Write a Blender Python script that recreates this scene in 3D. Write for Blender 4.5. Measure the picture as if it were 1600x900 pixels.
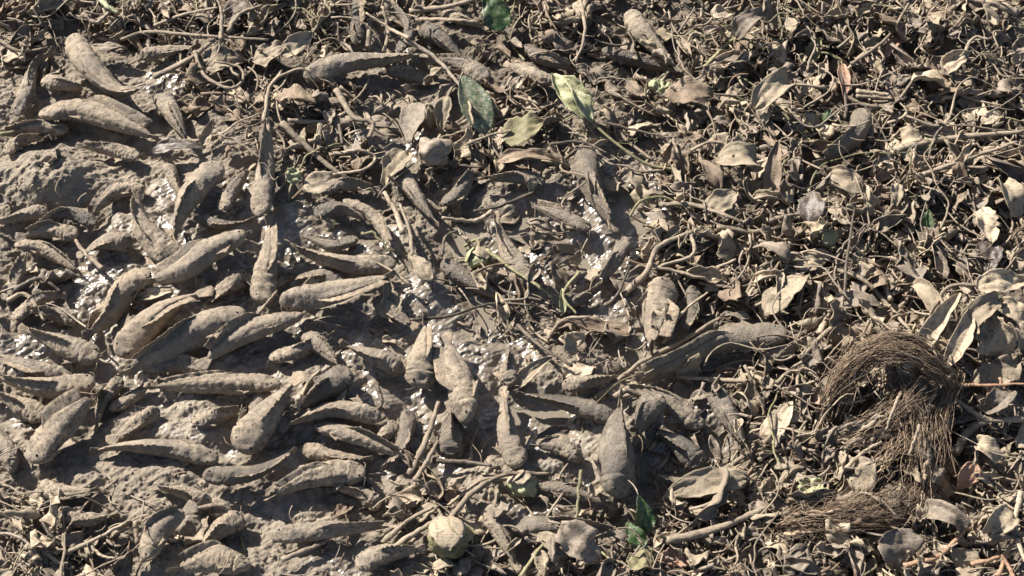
import bpy, math, random
import numpy as np
from mathutils import Vector
R = math.radians
random.seed(7); rng = np.random.default_rng(7)
scene = bpy.context.scene
for o in list(bpy.data.objects): bpy.data.objects.remove(o)

# ------------------------------------------------------------------ camera, light, exposure
PITCH = R(58); DIST = 4.6; TAN = 0.29
cam_d = bpy.data.cameras.new('camera'); cam = bpy.data.objects.new('camera', cam_d)
scene.collection.objects.link(cam); scene.camera = cam
CAM = np.array([0, -DIST*math.cos(PITCH), DIST*math.sin(PITCH)])
cam.location = CAM; cam.rotation_euler = (math.pi/2-PITCH, 0, 0)
cam_d.sensor_width = 36; cam_d.lens = 18/TAN; cam_d.clip_start = .05; cam_d.clip_end = 500
SUN_EL, SUN_AZ = R(37), R(-48)          # azimuth measured from +Y towards +X
w = bpy.data.worlds.new('World'); scene.world = w; w.use_nodes = True
nt = w.node_tree; sky = nt.nodes.new('ShaderNodeTexSky'); sky.sky_type = 'NISHITA'
sky.sun_disc = False; sky.sun_elevation = SUN_EL; sky.sun_rotation = SUN_AZ; sky.dust_density = 2.0
bg = nt.nodes['Background']; nt.links.new(sky.outputs[0], bg.inputs[0]); bg.inputs[1].default_value = .05
sd = bpy.data.lights.new('sun', 'SUN'); sd.energy = 5.0; sd.angle = R(.53); sd.color = (1, .93, .83)
sun = bpy.data.objects.new('sun', sd); scene.collection.objects.link(sun)
sv = Vector((math.sin(SUN_AZ)*math.cos(SUN_EL), math.cos(SUN_AZ)*math.cos(SUN_EL), math.sin(SUN_EL)))
sun.rotation_euler = sv.to_track_quat('Z', 'Y').to_euler()
scene.view_settings.view_transform = 'Standard'; scene.view_settings.look = 'None'
scene.view_settings.exposure = 1.26; scene.view_settings.gamma = 1

# ------------------------------------------------------------------ maths helpers
FW = np.array([0, math.cos(PITCH), -math.sin(PITCH)]); UP = np.array([0, math.sin(PITCH), math.cos(PITCH)])
PX = DIST*TAN/800                         # metres per photograph pixel at the centre
def at(px, py, h=0.0):
    d = FW + np.array([1., 0, 0])*(px-800)/800*TAN + UP*(450-py)/800*TAN
    return CAM + d*((h-CAM[2])/d[2])
def proj(p):
    v = np.asarray(p)-CAM; z = v@FW
    return 800+v[0]/z/TAN*800, 450-(v@UP)/z/TAN*800
def _h(ix, iy, iz, s):
    n = (ix*374761393 + iy*668265263 + iz*2147483647 + s*1274126177) & 0xffffffff
    n = ((n ^ (n >> 13))*1274126177) & 0xffffffff
    n = ((n ^ (n >> 16))*2246822519) & 0xffffffff
    return ((n ^ (n >> 15)) & 0xffff)/32767.5-1
def noise2(x, y, s=0):
    ix = np.floor(x).astype(np.int64); iy = np.floor(y).astype(np.int64)
    fx = x-ix; fy = y-iy; u = fx*fx*fx*(fx*(fx*6-15)+10); v = fy*fy*fy*(fy*(fy*6-15)+10)
    def g(a, b):
        return _h(ix+a, iy+b, 0*ix, s)*(fx-a)+_h(ix+a, iy+b, 0*ix+7, s)*(fy-b)
    a = g(0, 0)*(1-u)+g(1, 0)*u; b = g(0, 1)*(1-u)+g(1, 1)*u
    return (a*(1-v)+b*v)*1.4
def noise3(p, s=0):
    i = np.floor(p).astype(np.int64); f = p-i; u = f*f*(3-2*f); r = 0
    for a in (0, 1):
        wa = u[:, 0] if a else 1-u[:, 0]
        for b in (0, 1):
            wb = u[:, 1] if b else 1-u[:, 1]
            for c in (0, 1):
                wc = u[:, 2] if c else 1-u[:, 2]
                r = r+wa*wb*wc*_h(i[:, 0]+a, i[:, 1]+b, i[:, 2]+c, s)
    return r
def cr(pts, n):
    """Catmull-Rom through pts, n samples."""
    P = np.asarray(pts, float); k = len(P)
    if k == 2: P = np.array([P[0], (P[0]+P[1])/2, P[1]]); k = 3
    E = np.vstack([2*P[0]-P[1], P, 2*P[-1]-P[-2]])
    seg = np.r_[0, np.cumsum(np.linalg.norm(np.diff(P, axis=0), axis=1))]; seg /= seg[-1]
    out = []
    for t in np.linspace(0, 1, n):
        j = min(int(np.searchsorted(seg, t, 'right'))-1, k-2); j = max(j, 0)
        u = (t-seg[j])/(seg[j+1]-seg[j]+1e-9)
        a, b, c, d = E[j], E[j+1], E[j+2], E[j+3]
        out.append(.5*((2*b)+(c-a)*u+(2*a-5*b+4*c-d)*u*u+(3*b-a-3*c+d)*u**3))
    return np.array(out)
def norm(v): return v/(np.linalg.norm(v, axis=-1, keepdims=True)+1e-9)

def mesh_from(name, V, F, mat, smooth=True):
    """V (n,3); F a list of (k,3|4) int arrays."""
    me = bpy.data.meshes.new(name); V = np.asarray(V, np.float32)
    me.vertices.add(len(V)); me.vertices.foreach_set('co', V.ravel())
    if not isinstance(F, list): F = [F]
    idx = np.concatenate([f.ravel() for f in F]); tot = np.concatenate([np.full(len(f), f.shape[1]) for f in F])
    st = np.r_[0, np.cumsum(tot)[:-1]]
    me.loops.add(len(idx)); me.loops.foreach_set('vertex_index', idx.astype(np.int32))
    me.polygons.add(len(tot)); me.polygons.foreach_set('loop_start', st.astype(np.int32)); me.polygons.foreach_set('loop_total', tot.astype(np.int32))
    me.polygons.foreach_set('use_smooth', np.full(len(tot), smooth))
    me.update(calc_edges=True); me.materials.append(mat); return me
def link(name, data, parent=None):
    o = bpy.data.objects.new(name, data); scene.collection.objects.link(o)
    if parent: o.parent = parent
    return o
def tag(o, label=None, cat=None, group=None, kind=None):
    for k, v in (('label', label), ('category', cat), ('group', group), ('kind', kind)):
        if v: o[k] = v
    return o
def quads(n, m, wrap):
    i = np.arange(n-1)[:, None]; j = np.arange(m if wrap else m-1)[None, :]; j2 = (j+1) % m
    return np.stack([i*m+j+0*i, i*m+j2+0*i, (i+1)*m+j2, (i+1)*m+j], -1).reshape(-1, 4)
def join(parts):
    V = []; F = {3: [], 4: []}; n = 0
    for v, fs in parts:
        V.append(v)
        for f in (fs if isinstance(fs, list) else [fs]): F[f.shape[1]].append(f+n)
        n += len(v)
    return np.concatenate(V), [np.concatenate(f) for f in F.values() if f]
def tube(path, rad, m=7, flat=1.0, seed=0, rough=.12):
    P = np.asarray(path); n = len(P); T = norm(np.gradient(P, axis=0))
    ref = np.array([0, 0, 1.]); S = norm(np.cross(T, ref)+1e-4); N = np.cross(S, T)
    a = np.linspace(0, 2*np.pi, m, endpoint=False); rad = np.broadcast_to(rad, (n,)).copy()
    rr = rad[:, None]*(1+rough*noise2(np.arange(n)[:, None]*.6+seed*3.1, a[None, :]*1.6+seed, 5)*1.5)
    V = P[:, None]+S[:, None]*(np.cos(a)[None, :]*rr)[..., None]+N[:, None]*(np.sin(a)[None, :]*rr*flat)[..., None]
    V = V.reshape(-1, 3); F = quads(n, m, True)
    V = np.vstack([V, P[0], P[-1]]); c0 = n*m; j = np.arange(m)
    C1 = np.stack([j*0+c0, (j+1) % m, j], -1); C2 = np.stack([j*0+c0+1, (n-1)*m+j, (n-1)*m+(j+1) % m], -1)
    return V, [F, np.concatenate([C1, C2])]

# ------------------------------------------------------------------ materials
def newmat(name):
    m = bpy.data.materials.new(name); m.use_nodes = True; return m, m.node_tree, m.node_tree.nodes['Principled BSDF']
def nd(nt, t, **k):
    n = nt.nodes.new(t)
    for a, b in k.items(): setattr(n, a, b)
    return n
def noisen(nt, vec, scale, detail=6, rough=.6, dist=0):
    n = nd(nt, 'ShaderNodeTexNoise'); n.inputs['Scale'].default_value = scale; n.inputs['Detail'].default_value = detail
    n.inputs['Roughness'].default_value = rough; n.inputs['Distortion'].default_value = dist; nt.links.new(vec, n.inputs['Vector']); return n.outputs[0]
def ramp(nt, fac, stops):
    r = nd(nt, 'ShaderNodeValToRGB'); e = r.color_ramp.elements
    while len(e) < len(stops): e.new(.5)
    for x, (p, c) in zip(e, stops): x.position = p; x.color = (*c, 1) if len(c) == 3 else (c[0],)*3+(1,)
    nt.links.new(fac, r.inputs[0]); return r.outputs[0]
def mix(nt, fac, a, b, mode='MIX'):
    m = nd(nt, 'ShaderNodeMix', data_type='RGBA', blend_type=mode)
    for s, v in ((0, fac), (6, a), (7, b)):
        if hasattr(v, 'is_output'): nt.links.new(v, m.inputs[s])
        else: m.inputs[s].default_value = v if s == 0 else (*v, 1)
    return m.outputs[2]
def math_(nt, op, a, b=0.0, clamp=False):
    m = nd(nt, 'ShaderNodeMath', operation=op); m.use_clamp = clamp
    for s, v in ((0, a), (1, b)):
        if hasattr(v, 'is_output'): nt.links.new(v, m.inputs[s])
        else: m.inputs[s].default_value = v
    return m.outputs[0]
def bump(nt, h, dist, strength=1.0, prev=None):
    b = nd(nt, 'ShaderNodeBump'); b.inputs['Distance'].default_value = dist; b.inputs['Strength'].default_value = strength
    nt.links.new(h, b.inputs['Height'])
    if prev: nt.links.new(prev, b.inputs['Normal'])
    return b.outputs[0]
def coords(nt, rand=True):
    tc = nd(nt, 'ShaderNodeTexCoord').outputs['Object']
    oi = nd(nt, 'ShaderNodeObjectInfo')
    if rand:
        v = nd(nt, 'ShaderNodeVectorMath', operation='ADD'); cb = nd(nt, 'ShaderNodeCombineXYZ')
        mm = math_(nt, 'MULTIPLY', oi.outputs['Random'], 37.0)
        nt.links.new(mm, cb.inputs[0]); nt.links.new(mm, cb.inputs[1]); nt.links.new(tc, v.inputs[0]); nt.links.new(cb.outputs[0], v.inputs[1]); tc = v.outputs[0]
    return tc, oi.outputs['Random']

def mud_mat():
    m, nt, b = newmat('mud'); L = nt.links.new; c, r = coords(nt, False)
    wet = nd(nt, 'ShaderNodeAttribute', attribute_name='wet').outputs['Fac']
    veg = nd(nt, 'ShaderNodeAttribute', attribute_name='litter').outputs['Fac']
    n1 = noisen(nt, c, 4, 8, .65); n2 = noisen(nt, c, 35, 8, .7); n3 = noisen(nt, c, 190, 5, .7)
    col = ramp(nt, n2, [(.25, (.165, .139, .109)), (.45, (.27, .23, .182)), (.6, (.35, .30, .236)), (.8, (.44, .38, .30))])
    col = mix(nt, math_(nt, 'MULTIPLY', ramp(nt, n1, [(.35, (0.,)), (.65, (1.,))]), .5), col, (.19, .155, .122))
    col = mix(nt, .55, col, ramp(nt, n3, [(.3, (.6,)), (.7, (1.,))]), 'MULTIPLY')
    col = mix(nt, math_(nt, 'MULTIPLY', veg, .85), col, mix(nt, n3, (.03, .024, .018), (.12, .095, .07)))  # ground under litter darkened to deepen the shade there, partly dark rotted soil
    wn = math_(nt, 'ADD', wet, math_(nt, 'MULTIPLY', math_(nt, 'SUBTRACT', noisen(nt, c, 22, 4, .6), .5), .9))
    wm = ramp(nt, math_(nt, 'MULTIPLY', wn, math_(nt, 'GREATER_THAN', wet, .02)), [(.3, (0.,)), (.5, (1.,))])
    col = mix(nt, math_(nt, 'MULTIPLY', wm, .7), col, mix(nt, n2, (.10, .085, .068), (.22, .187, .15)))
    L(col, b.inputs['Base Color'])
    L(ramp(nt, wm, [(0, (.88,)), (1, (.29,))]), b.inputs['Roughness'])
    b.inputs['Specular IOR Level'].default_value = .5
    v = nd(nt, 'ShaderNodeTexVoronoi'); v.inputs['Scale'].default_value = 75; L(c, v.inputs['Vector'])
    nb = bump(nt, n2, .008, .7); nb = bump(nt, n3, .004, 1, nb)
    wb = bump(nt, noisen(nt, c, 130, 2, .4), .0012, 1); wb = bump(nt, noisen(nt, c, 38, 2, .4), .0036, 1, wb)
    mx = nd(nt, 'ShaderNodeMix', data_type='VECTOR'); L(wm, mx.inputs[0]); L(nb, mx.inputs[4]); L(wb, mx.inputs[5]); L(mx.outputs[1], b.inputs['Normal'])
    L(math_(nt, 'ADD', .3, math_(nt, 'MULTIPLY', wm, .6)), b.inputs['Specular IOR Level'])
    return m
def fish_mat(name, dry, skin, gloss, crust=.5):
    m, nt, b = newmat(name); L = nt.links.new; c, r = coords(nt)
    n1 = noisen(nt, c, 14, 6, .65); n2 = noisen(nt, c, 70, 6, .7); n3 = noisen(nt, c, 320, 4, .7)
    d = ramp(nt, n2, [(.36, tuple(x*.38 for x in dry)), (.48, dry), (.66, tuple(min(1, x*1.4) for x in dry))])
    s = mix(nt, n2, tuple(x*.6 for x in skin), tuple(x*1.3 for x in skin))
    msk = ramp(nt, n1, [(crust-.09, (0.,)), (crust+.07, (1.,))])
    col = mix(nt, msk, s, d)
    col = mix(nt, .75, col, ramp(nt, n3, [(.35, (.35,)), (.6, (1.,))]), 'MULTIPLY')
    col = mix(nt, math_(nt, 'MULTIPLY', r, .35), col, (.30, .24, .175))
    L(col, b.inputs['Base Color']); L(ramp(nt, msk, [(0, (gloss,)), (1, (.88,))]), b.inputs['Roughness'])
    nb = bump(nt, n2, .008, .8); nb = bump(nt, n3, .0035, .9, nb); L(nb, b.inputs['Normal']); return m
def leaf_mat(name, cols, rough=.75, mud=.5, mudcol=(.24, .19, .14), trans=0.0, spec=.3, jit=.5):
    m, nt, b = newmat(name); L = nt.links.new; c, r = coords(nt)
    n1 = noisen(nt, c, 18, 5, .6); n2 = noisen(nt, c, 90, 6, .7)
    base = ramp(nt, n1, [(.3, cols[0]), (.7, cols[1])])
    if mud: base = mix(nt, ramp(nt, n2, [(1-mud-.1, (0.,)), (1-mud+.12, (1.,))]), base, mudcol)
    base = mix(nt, .7, base, ramp(nt, n2, [(.32, (.3,)), (.58, (1.,))]), 'MULTIPLY')
    base = mix(nt, ramp(nt, noisen(nt, c, 42, 3, .6), [(.6, (0.,)), (.68, (.65,))]), base, (.07, .055, .04))
    hs = nd(nt, 'ShaderNodeHueSaturation'); L(base, hs.inputs['Color'])
    L(math_(nt, 'ADD', math_(nt, 'MULTIPLY', r, jit), 1-jit*.55), hs.inputs['Value']); L(hs.outputs[0], b.inputs['Base Color'])
    b.inputs['Roughness'].default_value = rough; b.inputs['Specular IOR Level'].default_value = spec
    sc = nd(nt, 'ShaderNodeVectorMath', operation='MULTIPLY'); sc.inputs[1].default_value = (25, 300, 60); L(c, sc.inputs[0])
    nb = bump(nt, noisen(nt, sc.outputs[0], 1, 3, .5), .0016, .8); nb = bump(nt, n2, .003, .7, nb); L(nb, b.inputs['Normal'])
    return m
MUD = mud_mat()
FDRY = fish_mat('mud_caked_fish_skin', (.345, .282, .213), (.22, .182, .143), .5, .42)
FMID = fish_mat('drying_fish_skin', (.36, .298, .225), (.23, .19, .15), .38, .5)
FWET = fish_mat('damp_fish_skin', (.28, .235, .185), (.16, .138, .112), .27, .58)
FDRK = fish_mat('dark_fish_skin', (.2, .167, .132), (.095, .082, .068), .3, .55)
FINM = fish_mat('fish_fin', (.38, .3, .215), (.18, .148, .115), .45, .5)
TAN_ = leaf_mat('dry_tan_leaf', ((.262, .218, .158), (.42, .352, .255)), .7, .45, (.27, .21, .15))
PALE = leaf_mat('bleached_leaf', ((.36, .29, .205), (.50, .41, .30)), .6, .3, (.32, .25, .175), jit=.25)
BRWN = leaf_mat('brown_leaf', ((.17, .125, .088), (.29, .22, .155)), .65, .4, (.2, .155, .11))
DARK = leaf_mat('dark_wet_leaf', ((.055, .043, .033), (.11, .088, .068)), .4, .35, (.15, .12, .092), spec=.5)
GREY = leaf_mat('grey_mud_leaf', ((.19, .16, .13), (.28, .235, .185)), .6, .6, (.25, .205, .16))
PINK = leaf_mat('reddish_leaf', ((.32, .19, .13), (.42, .27, .19)), .6, .3, (.3, .23, .17), jit=.2)
GRN = leaf_mat('green_leaf', ((.06, .115, .055), (.11, .17, .09)), .38, .5, (.25, .225, .165), spec=.5, jit=.1)
DGRN = leaf_mat('dark_green_leaf', ((.025, .065, .015), (.055, .13, .028)), .38, .44, (.17, .155, .11), spec=.5, jit=.1)
PGRN = leaf_mat('pale_green_leaf', ((.33, .37, .19), (.5, .54, .33)), .5, .5, (.33, .29, .19), jit=.1)
YEL = leaf_mat('yellowed_leaf', ((.15, .145, .06), (.27, .26, .125)), .65, .5, (.2, .165, .115), jit=.1)
STEM = leaf_mat('dry_stem', ((.22, .177, .13), (.36, .295, .22)), .7, .4, (.26, .205, .15))
OLIV = leaf_mat('olive_stem', ((.16, .155, .08), (.27, .25, .14)), .6, .4, (.24, .195, .14))
DSTM = leaf_mat('dark_stem', ((.06, .048, .037), (.13, .105, .08)), .5, .35, (.17, .135, .1))
RED = leaf_mat('reddish_root', ((.26, .15, .095), (.38, .25, .165)), .6, .3, (.3, .21, .14), jit=.25)
ROOT = leaf_mat('root_fibre', ((.12, .082, .058), (.23, .168, .118)), .7, .35, (.22, .165, .115), jit=.2)
def simple(name, col, rough, spec=.5):
    m, nt, b = newmat(name); b.inputs['Base Color'].default_value = (*col, 1); b.inputs['Roughness'].default_value = rough
    b.inputs['Specular IOR Level'].default_value = spec; return m
EYE = simple('fish_eye', (.012, .01, .009), .2)
def water_mat():
    m, nt, b = newmat('muddy_water'); c, r = coords(nt, False)
    nt.links.new(mix(nt, noisen(nt, c, 12, 4), (.15, .13, .10), (.23, .2, .16)), b.inputs['Base Color'])
    b.inputs['Roughness'].default_value = .06; b.inputs['IOR'].default_value = 1.33
    nt.links.new(bump(nt, noisen(nt, c, 40, 3), .003, .35), b.inputs['Normal']); return m
WATER = water_mat()

# ------------------------------------------------------------------ layout data, in photograph pixels
D, M_, W_, K = FDRY, FMID, FWET, FDRK
FISH = [  # spine head->tail, width, height above mud (m), skin, roll
 ([(108,58),(135,95),(165,128),(195,144),(240,125)],54,.035,D,0), ([(218,88),(260,80),(308,72)],26,.01,D,0),
 ([(26,182),(42,140),(55,102),(85,75)],30,.01,M_,0), ([(65,126),(98,132),(135,140)],32,.005,D,0),
 ([(60,180),(120,172),(180,190),(248,218)],48,.01,D,0), ([(108,202),(55,200),(-5,212)],30,0,D,0),
 ([(248,142),(268,175),(294,222)],40,.015,M_,10), ([(218,246),(172,234),(122,228)],28,.01,D,0),
 ([(348,256),(310,290),(285,330),(270,378)],48,.02,M_,15), ([(228,294),(182,300),(142,336)],32,.005,D,0),
 ([(262,252),(270,278),(285,312)],28,0,M_,0), ([(474,120),(540,99),(600,93),(668,84)],40,.03,M_,-8),
 ([(675,126),(640,118),(600,116)],30,0,W_,0), ([(764,124),(722,104),(672,94)],42,.01,M_,0),
 ([(652,40),(690,62),(730,98)],36,.01,K,0), ([(560,72),(558,35),(552,-8)],32,.02,K,0),
 ([(622,82),(640,45),(604,-5)],26,.02,K,0), ([(405,340),(412,290),(418,240),(422,190)],36,.02,M_,20),
 ([(410,474),(414,430),(420,390),(420,345)],46,.012,D,15), ([(980,18),(1010,58),(1060,108)],44,.03,M_,0),
 ([(940,78),(1000,95),(1056,112)],32,0,K,0), ([(914,228),(922,285),(958,356)],44,.025,K,0),
 ([(1348,170),(1335,212),(1278,258)],40,.02,W_,0), ([(152,350),(102,334),(52,360)],27,.01,K,0),
 ([(122,368),(80,361),(34,370)],34,0,D,0), ([(208,380),(166,378),(128,396)],36,0,M_,0),
 ([(22,382),(70,390),(124,424)],32,0,D,0), ([(285,408),(250,386),(222,350),(216,304)],50,.02,D,0),
 ([(235,424),(196,452),(168,498),(136,524)],46,.01,D,0), ([(384,362),(330,392),(285,424),(228,442)],54,.025,M_,-20),
 ([(183,556),(225,512),(262,482),(318,456)],58,.008,D,10), ([(384,486),(320,512),(262,548),(192,582)],54,.02,M_,-15),
 ([(388,430),(352,448),(318,474)],36,0,D,0), ([(155,560),(100,540),(34,514)],46,.008,M_,0),
 ([(112,592),(60,576),(-6,552)],28,0,M_,0), ([(222,574),(270,571),(326,582)],28,.01,M_,0),
 ([(474,492),(405,512),(350,542),(318,568)],44,.02,M_,-15), ([(150,596),(70,606),(-12,588)],38,.015,D,-10),
 ([(46,722),(88,676),(148,618)],60,.02,D,10), ([(70,652),(30,632),(-14,612)],40,0,D,0),
 ([(440,600),(340,600),(234,606)],40,.005,D,0), ([(372,704),(412,655),(462,594)],60,.008,D,0),
 ([(548,578),(506,610),(464,642)],48,.01,K,0), ([(342,718),(260,700),(192,698),(140,706)],36,0,M_,0),
 ([(596,652),(520,640),(440,668)],32,.02,M_,0), ([(488,664),(555,682),(640,718)],32,.01,M_,0),
 ([(316,744),(400,738),(462,702)],34,.02,K,0), ([(572,738),(500,742),(422,776)],42,.005,D,0),
 ([(422,838),(515,828),(622,822)],32,.015,M_,0), ([(226,876),(248,832),(294,796)],44,.02,M_,10),
 ([(392,886),(340,876),(274,890)],44,.01,D,0), ([(436,472),(500,462),(560,446),(614,428)],46,.025,M_,-15),
 ([(620,412),(545,414),(482,396),(444,376)],38,.012,M_,0), ([(490,334),(535,326),(576,348)],30,.01,W_,0),
 ([(536,312),(582,338),(614,392)],24,.015,M_,0), ([(636,576),(582,556),(538,538)],38,.01,M_,0),
 ([(584,468),(614,486),(646,508)],32,.01,M_,0), ([(656,606),(660,556),(664,504)],50,.02,D,12),
 ([(730,660),(718,592),(698,528)],54,.03,D,12), ([(702,716),(704,680),(706,640)],48,-.005,K,0),
 ([(810,730),(792,672),(786,608)],44,.012,M_,15), ([(798,604),(796,580),(800,548)],34,0,M_,0),
 ([(824,442),(790,386),(776,338)],44,.012,M_,0), ([(978,370),(962,408),(936,448)],30,.02,W_,0),
 ([(1042,436),(1026,490),(1018,542)],56,.02,M_,0), ([(1232,520),(1130,532),(1062,566),(990,592)],44,.025,W_,0),
 ([(962,654),(885,630),(808,614)],34,.015,K,0), ([(1100,668),(1042,628),(966,606)],36,.008,M_,0),
 ([(1030,614),(1010,644),(994,684)],44,.045,W_,10), ([(968,778),(963,720),(960,672),(968,630)],64,.03,W_,0),
 ([(1114,608),(1140,652),(1168,704)],42,.01,W_,0), ([(1096,730),(1056,692),(1020,668)],42,0,W_,0),
 ([(792,820),(872,825),(972,836)],40,.025,W_,0), ([(924,358),(870,336),(828,320)],32,0,W_,0),
 ([(764,788),(782,828),(808,886)],36,.01,M_,0), ([(620,262),(650,306),(684,352)],34,.015,M_,0),
 ([(560,372),(520,384),(474,370)],28,0,W_,0), ([(1096,548),(1045,580),(985,604)],26,.005,W_,0),
 ([(836,756),(900,770),(960,792)],26,.0,W_,0), ([(20,500),(60,470),(100,462)],26,0,M_,0),
 ([(310,340),(345,352),(390,346)],24,.008,K,0), ([(345,330),(368,292),(392,262)],30,.005,M_,0),
 ([(470,700),(520,712),(580,716)],24,0,D,0), ([(170,640),(210,622),(232,604)],24,-.004,D,0),
 ([(20,738),(10,700),(-10,660)],30,0,M_,0), ([(1000,700),(1012,680),(1040,652)],26,.0,W_,0),
 ([(690,20),(720,30),(760,44)],24,.0,M_,0), ([(820,70),(850,92),(900,110)],28,.0,K,0),
 ([(1086,446),(1080,486),(1062,524)],32,.012,K,0), ([(878,604),(920,596),(972,590)],30,.01,M_,0), ([(690,408),(728,436),(782,468)],38,.012,W_,0),
 ([(556,884),(602,866),(660,858)],36,.012,M_,0), ([(1186,566),(1228,548),(1278,520)],28,.01,M_,0), ([(498,300),(536,288),(592,296)],28,.01,M_,0),
 ([(852,286),(805,276),(752,284)],28,.015,K,0), ([(560,180),(520,200),(470,204)],28,.01,M_,0), ([(874,130),(838,120),(790,100)],30,.015,M_,0),
 ([(690,320),(720,300),(742,262)],28,.01,W_,0), ([(908,720),(880,700),(836,696)],30,.005,M_,0), ([(1120,770),(1070,758),(1020,740)],28,.005,M_,0),
 ([(596,792),(560,770),(520,764)],30,.0,D,0), ([(380,806),(340,830),(310,870)],34,.005,D,0), ([(8,470),(30,430),(40,400)],28,.0,M_,0), ([(858,470),(900,470),(952,440)],28,.005,W_,0),
 ([(60,760),(100,770),(150,765)],30,-.006,D,0), ([(420,560),(470,548),(520,520)],30,.0,M_,0), ([(300,660),(340,650),(380,640)],32,-.006,D,0), ([(640,640),(630,690),(600,730)],28,.0,W_,0),
 ([(120,500),(84,490),(40,486)],30,.0,M_,0), ([(176,470),(150,500),(140,530)],28,-.004,M_,0), ([(190,590),(160,630),(150,670)],28,-.004,D,0), ([(76,330),(40,336),(-10,350)],26,.0,M_,0),
 ([(250,640),(214,660),(176,684)],30,-.006,D,0), ([(330,790),(290,770),(240,762)],30,-.006,D,0), ([(90,800),(130,812),(180,806)],30,-.008,D,0), ([(420,610),(400,640),(396,690)],28,.0,M_,0),
 ([(10,240),(30,222),(70,214)],26,.0,D,0), ([(470,520),(500,540),(530,572)],30,.0,M_,0), ([(310,536),(280,560),(240,566)],26,.0,M_,0), ([(196,200),(186,176),(166,160)],26,.0,M_,0),
 ([(620,660),(590,690),(560,700)],28,.0,M_,0), ([(540,440),(500,430),(452,436)],26,.0,W_,0), ([(330,420),(300,400),(290,370)],26,.0,M_,0),
]
# wet mud (x, y, rx, ry, strength) and puddles (x, y, rx, ry)
WET = [(300,480,330,260,.5),(400,650,260,130,.42),(150,420,160,120,.5),(520,370,110,60,1),(610,600,70,50,1),(560,520,90,50,.8),(720,480,110,70,1),(880,380,140,90,1.1),(980,310,70,60,1),(620,200,90,50,1),
       (40,545,50,35,1),(40,640,45,25,.9),(850,650,110,60,.9),(860,770,90,50,.9),(790,860,70,45,1),(1070,680,70,60,1),(960,600,120,50,.6),
       (300,300,60,40,.9),(385,330,50,60,.8),(660,700,90,60,.7),(140,500,100,50,.5),(460,690,70,40,.7),(250,120,50,40,.5),(100,330,90,30,.4),
       (590,60,50,40,1),(780,540,70,60,.9),(1120,560,70,30,.7),(540,870,90,40,.6),(960,450,60,60,.8),(430,790,80,40,.5),(1020,500,70,50,.7),(480,250,60,40,.4)]
PUD = [(612,180,42,18),(705,385,42,32),(838,345,52,26),(985,315,44,38),(850,650,48,30),(770,505,62,26),(835,760,46,26),(785,870,46,30),(592,55,30,22),
       (905,395,36,20),(730,345,30,18),(690,220,34,18),(1085,690,30,20),(735,700,26,22)]
VEG = [(1400,300,420,420,1),(1300,120,400,200,1),(900,60,300,110,.8),(300,15,420,45,.9),(620,230,150,80,.5),(1400,780,330,200,1),(560,20,300,40,.8),
       (60,850,170,70,.7),(1000,850,330,80,.8),(1120,380,160,110,.9),(1230,600,150,150,.8),(780,190,120,80,.5),(820,470,90,60,.5),(60,30,160,70,.8),(700,830,130,60,.4),
       (430,130,130,80,.8),(560,235,160,90,.8),(500,60,120,60,.8),(330,120,60,60,.6),(800,230,110,50,.7),(800,420,150,90,.75),(930,300,60,60,.5),(900,530,110,40,.5),(900,780,90,40,.5),(560,850,60,30,.4),(640,790,60,30,.5),(60,470,70,60,.4)]
def field(L, x, y, p=1):
    r = 0
    for e in L:
        q = ((x-e[0])/e[2])**2+((y-e[1])/e[3])**2
        r = np.maximum(r, (e[4] if len(e) > 4 else 1)*np.exp(-q**p))
    return r

# ------------------------------------------------------------------ ground
def axis(a, b, step, far):
    mid = np.arange(a, b, step); out = [a]; s = step
    left = []; x = a; s = step
    while x > -far: s *= 1.35; x -= s; left.append(x)
    right = []; x = mid[-1]; s = step
    while x < far: s *= 1.35; x += s; right.append(x)
    return np.r_[left[::-1], mid, right]
gx = axis(-1.62, 1.62, .0027, 120); gy = axis(-1.12, 1.32, .0027, 120)
X, Y = np.meshgrid(gx, gy)
v = np.stack([X, Y, 0*X], -1)-CAM; dz = v@FW
PXm = 800+X/np.maximum(dz, .5)/TAN*800; PYm = 450-(v@UP)/np.maximum(dz, .5)/TAN*800
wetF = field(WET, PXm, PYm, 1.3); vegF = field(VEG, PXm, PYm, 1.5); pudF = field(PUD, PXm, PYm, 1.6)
H = -.02*np.clip(vegF, 0, 1)+.03*noise2(X*2.1, Y*2.1, 1)+.016*noise2(X*7, Y*7, 2)
H = H-.012*np.clip(wetF, 0, 1)+np.clip(vegF, 0, 1)*(.022*noise2(X*6.5, Y*7.5, 17)+.014*noise2(X*15, Y*17, 18))
def mound(): q = ((PXm-72)/78)**2+((PYm-284)/44)**2; return .08*np.exp(-q**1.15)
def bumpat(px, py, rx, ry, h): return h*np.exp(-(((PXm-px)/rx)**2+((PYm-py)/ry)**2)**1.7)
H += mound()*(1+.25*noise2(X*16, Y*16, 61)+.12*noise2(X*45, Y*45, 62))+bumpat(60, 50, 120, 40, -.02)+bumpat(210, 790, 150, 70, .028)+bumpat(270, 660, 110, 50, .02)
H += bumpat(1400, 610, 100, 90, .04)+bumpat(1400, 800, 140, 30, .02)+bumpat(1372, 628, 42, 26, -.07)+bumpat(1478, 668, 40, 50, -.06)+bumpat(1480, 790, 60, 40, -.06)+bumpat(1150, 470, 36, 26, -.04)+bumpat(1290, 100, 40, 30, -.035)+bumpat(1060, 190, 60, 30, -.03)+bumpat(1470, 180, 50, 26, -.03)+bumpat(1130, 790, 50, 20, -.03)+bumpat(50, 110, 80, 22, -.03)+bumpat(200, 60, 60, 20, -.03)+bumpat(1500, 60, 90, 60, .04)+bumpat(340, 885, 100, 30, .03)+bumpat(1560, 880, 60, 50, -.02)
Hlow = H.copy()
def low(x, y, A=None):
    A = Hlow if A is None else A
    i = np.clip(np.searchsorted(gx, x), 0, len(gx)-1); j = np.clip(np.searchsorted(gy, y), 0, len(gy)-1)
    return A[j, i]
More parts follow.
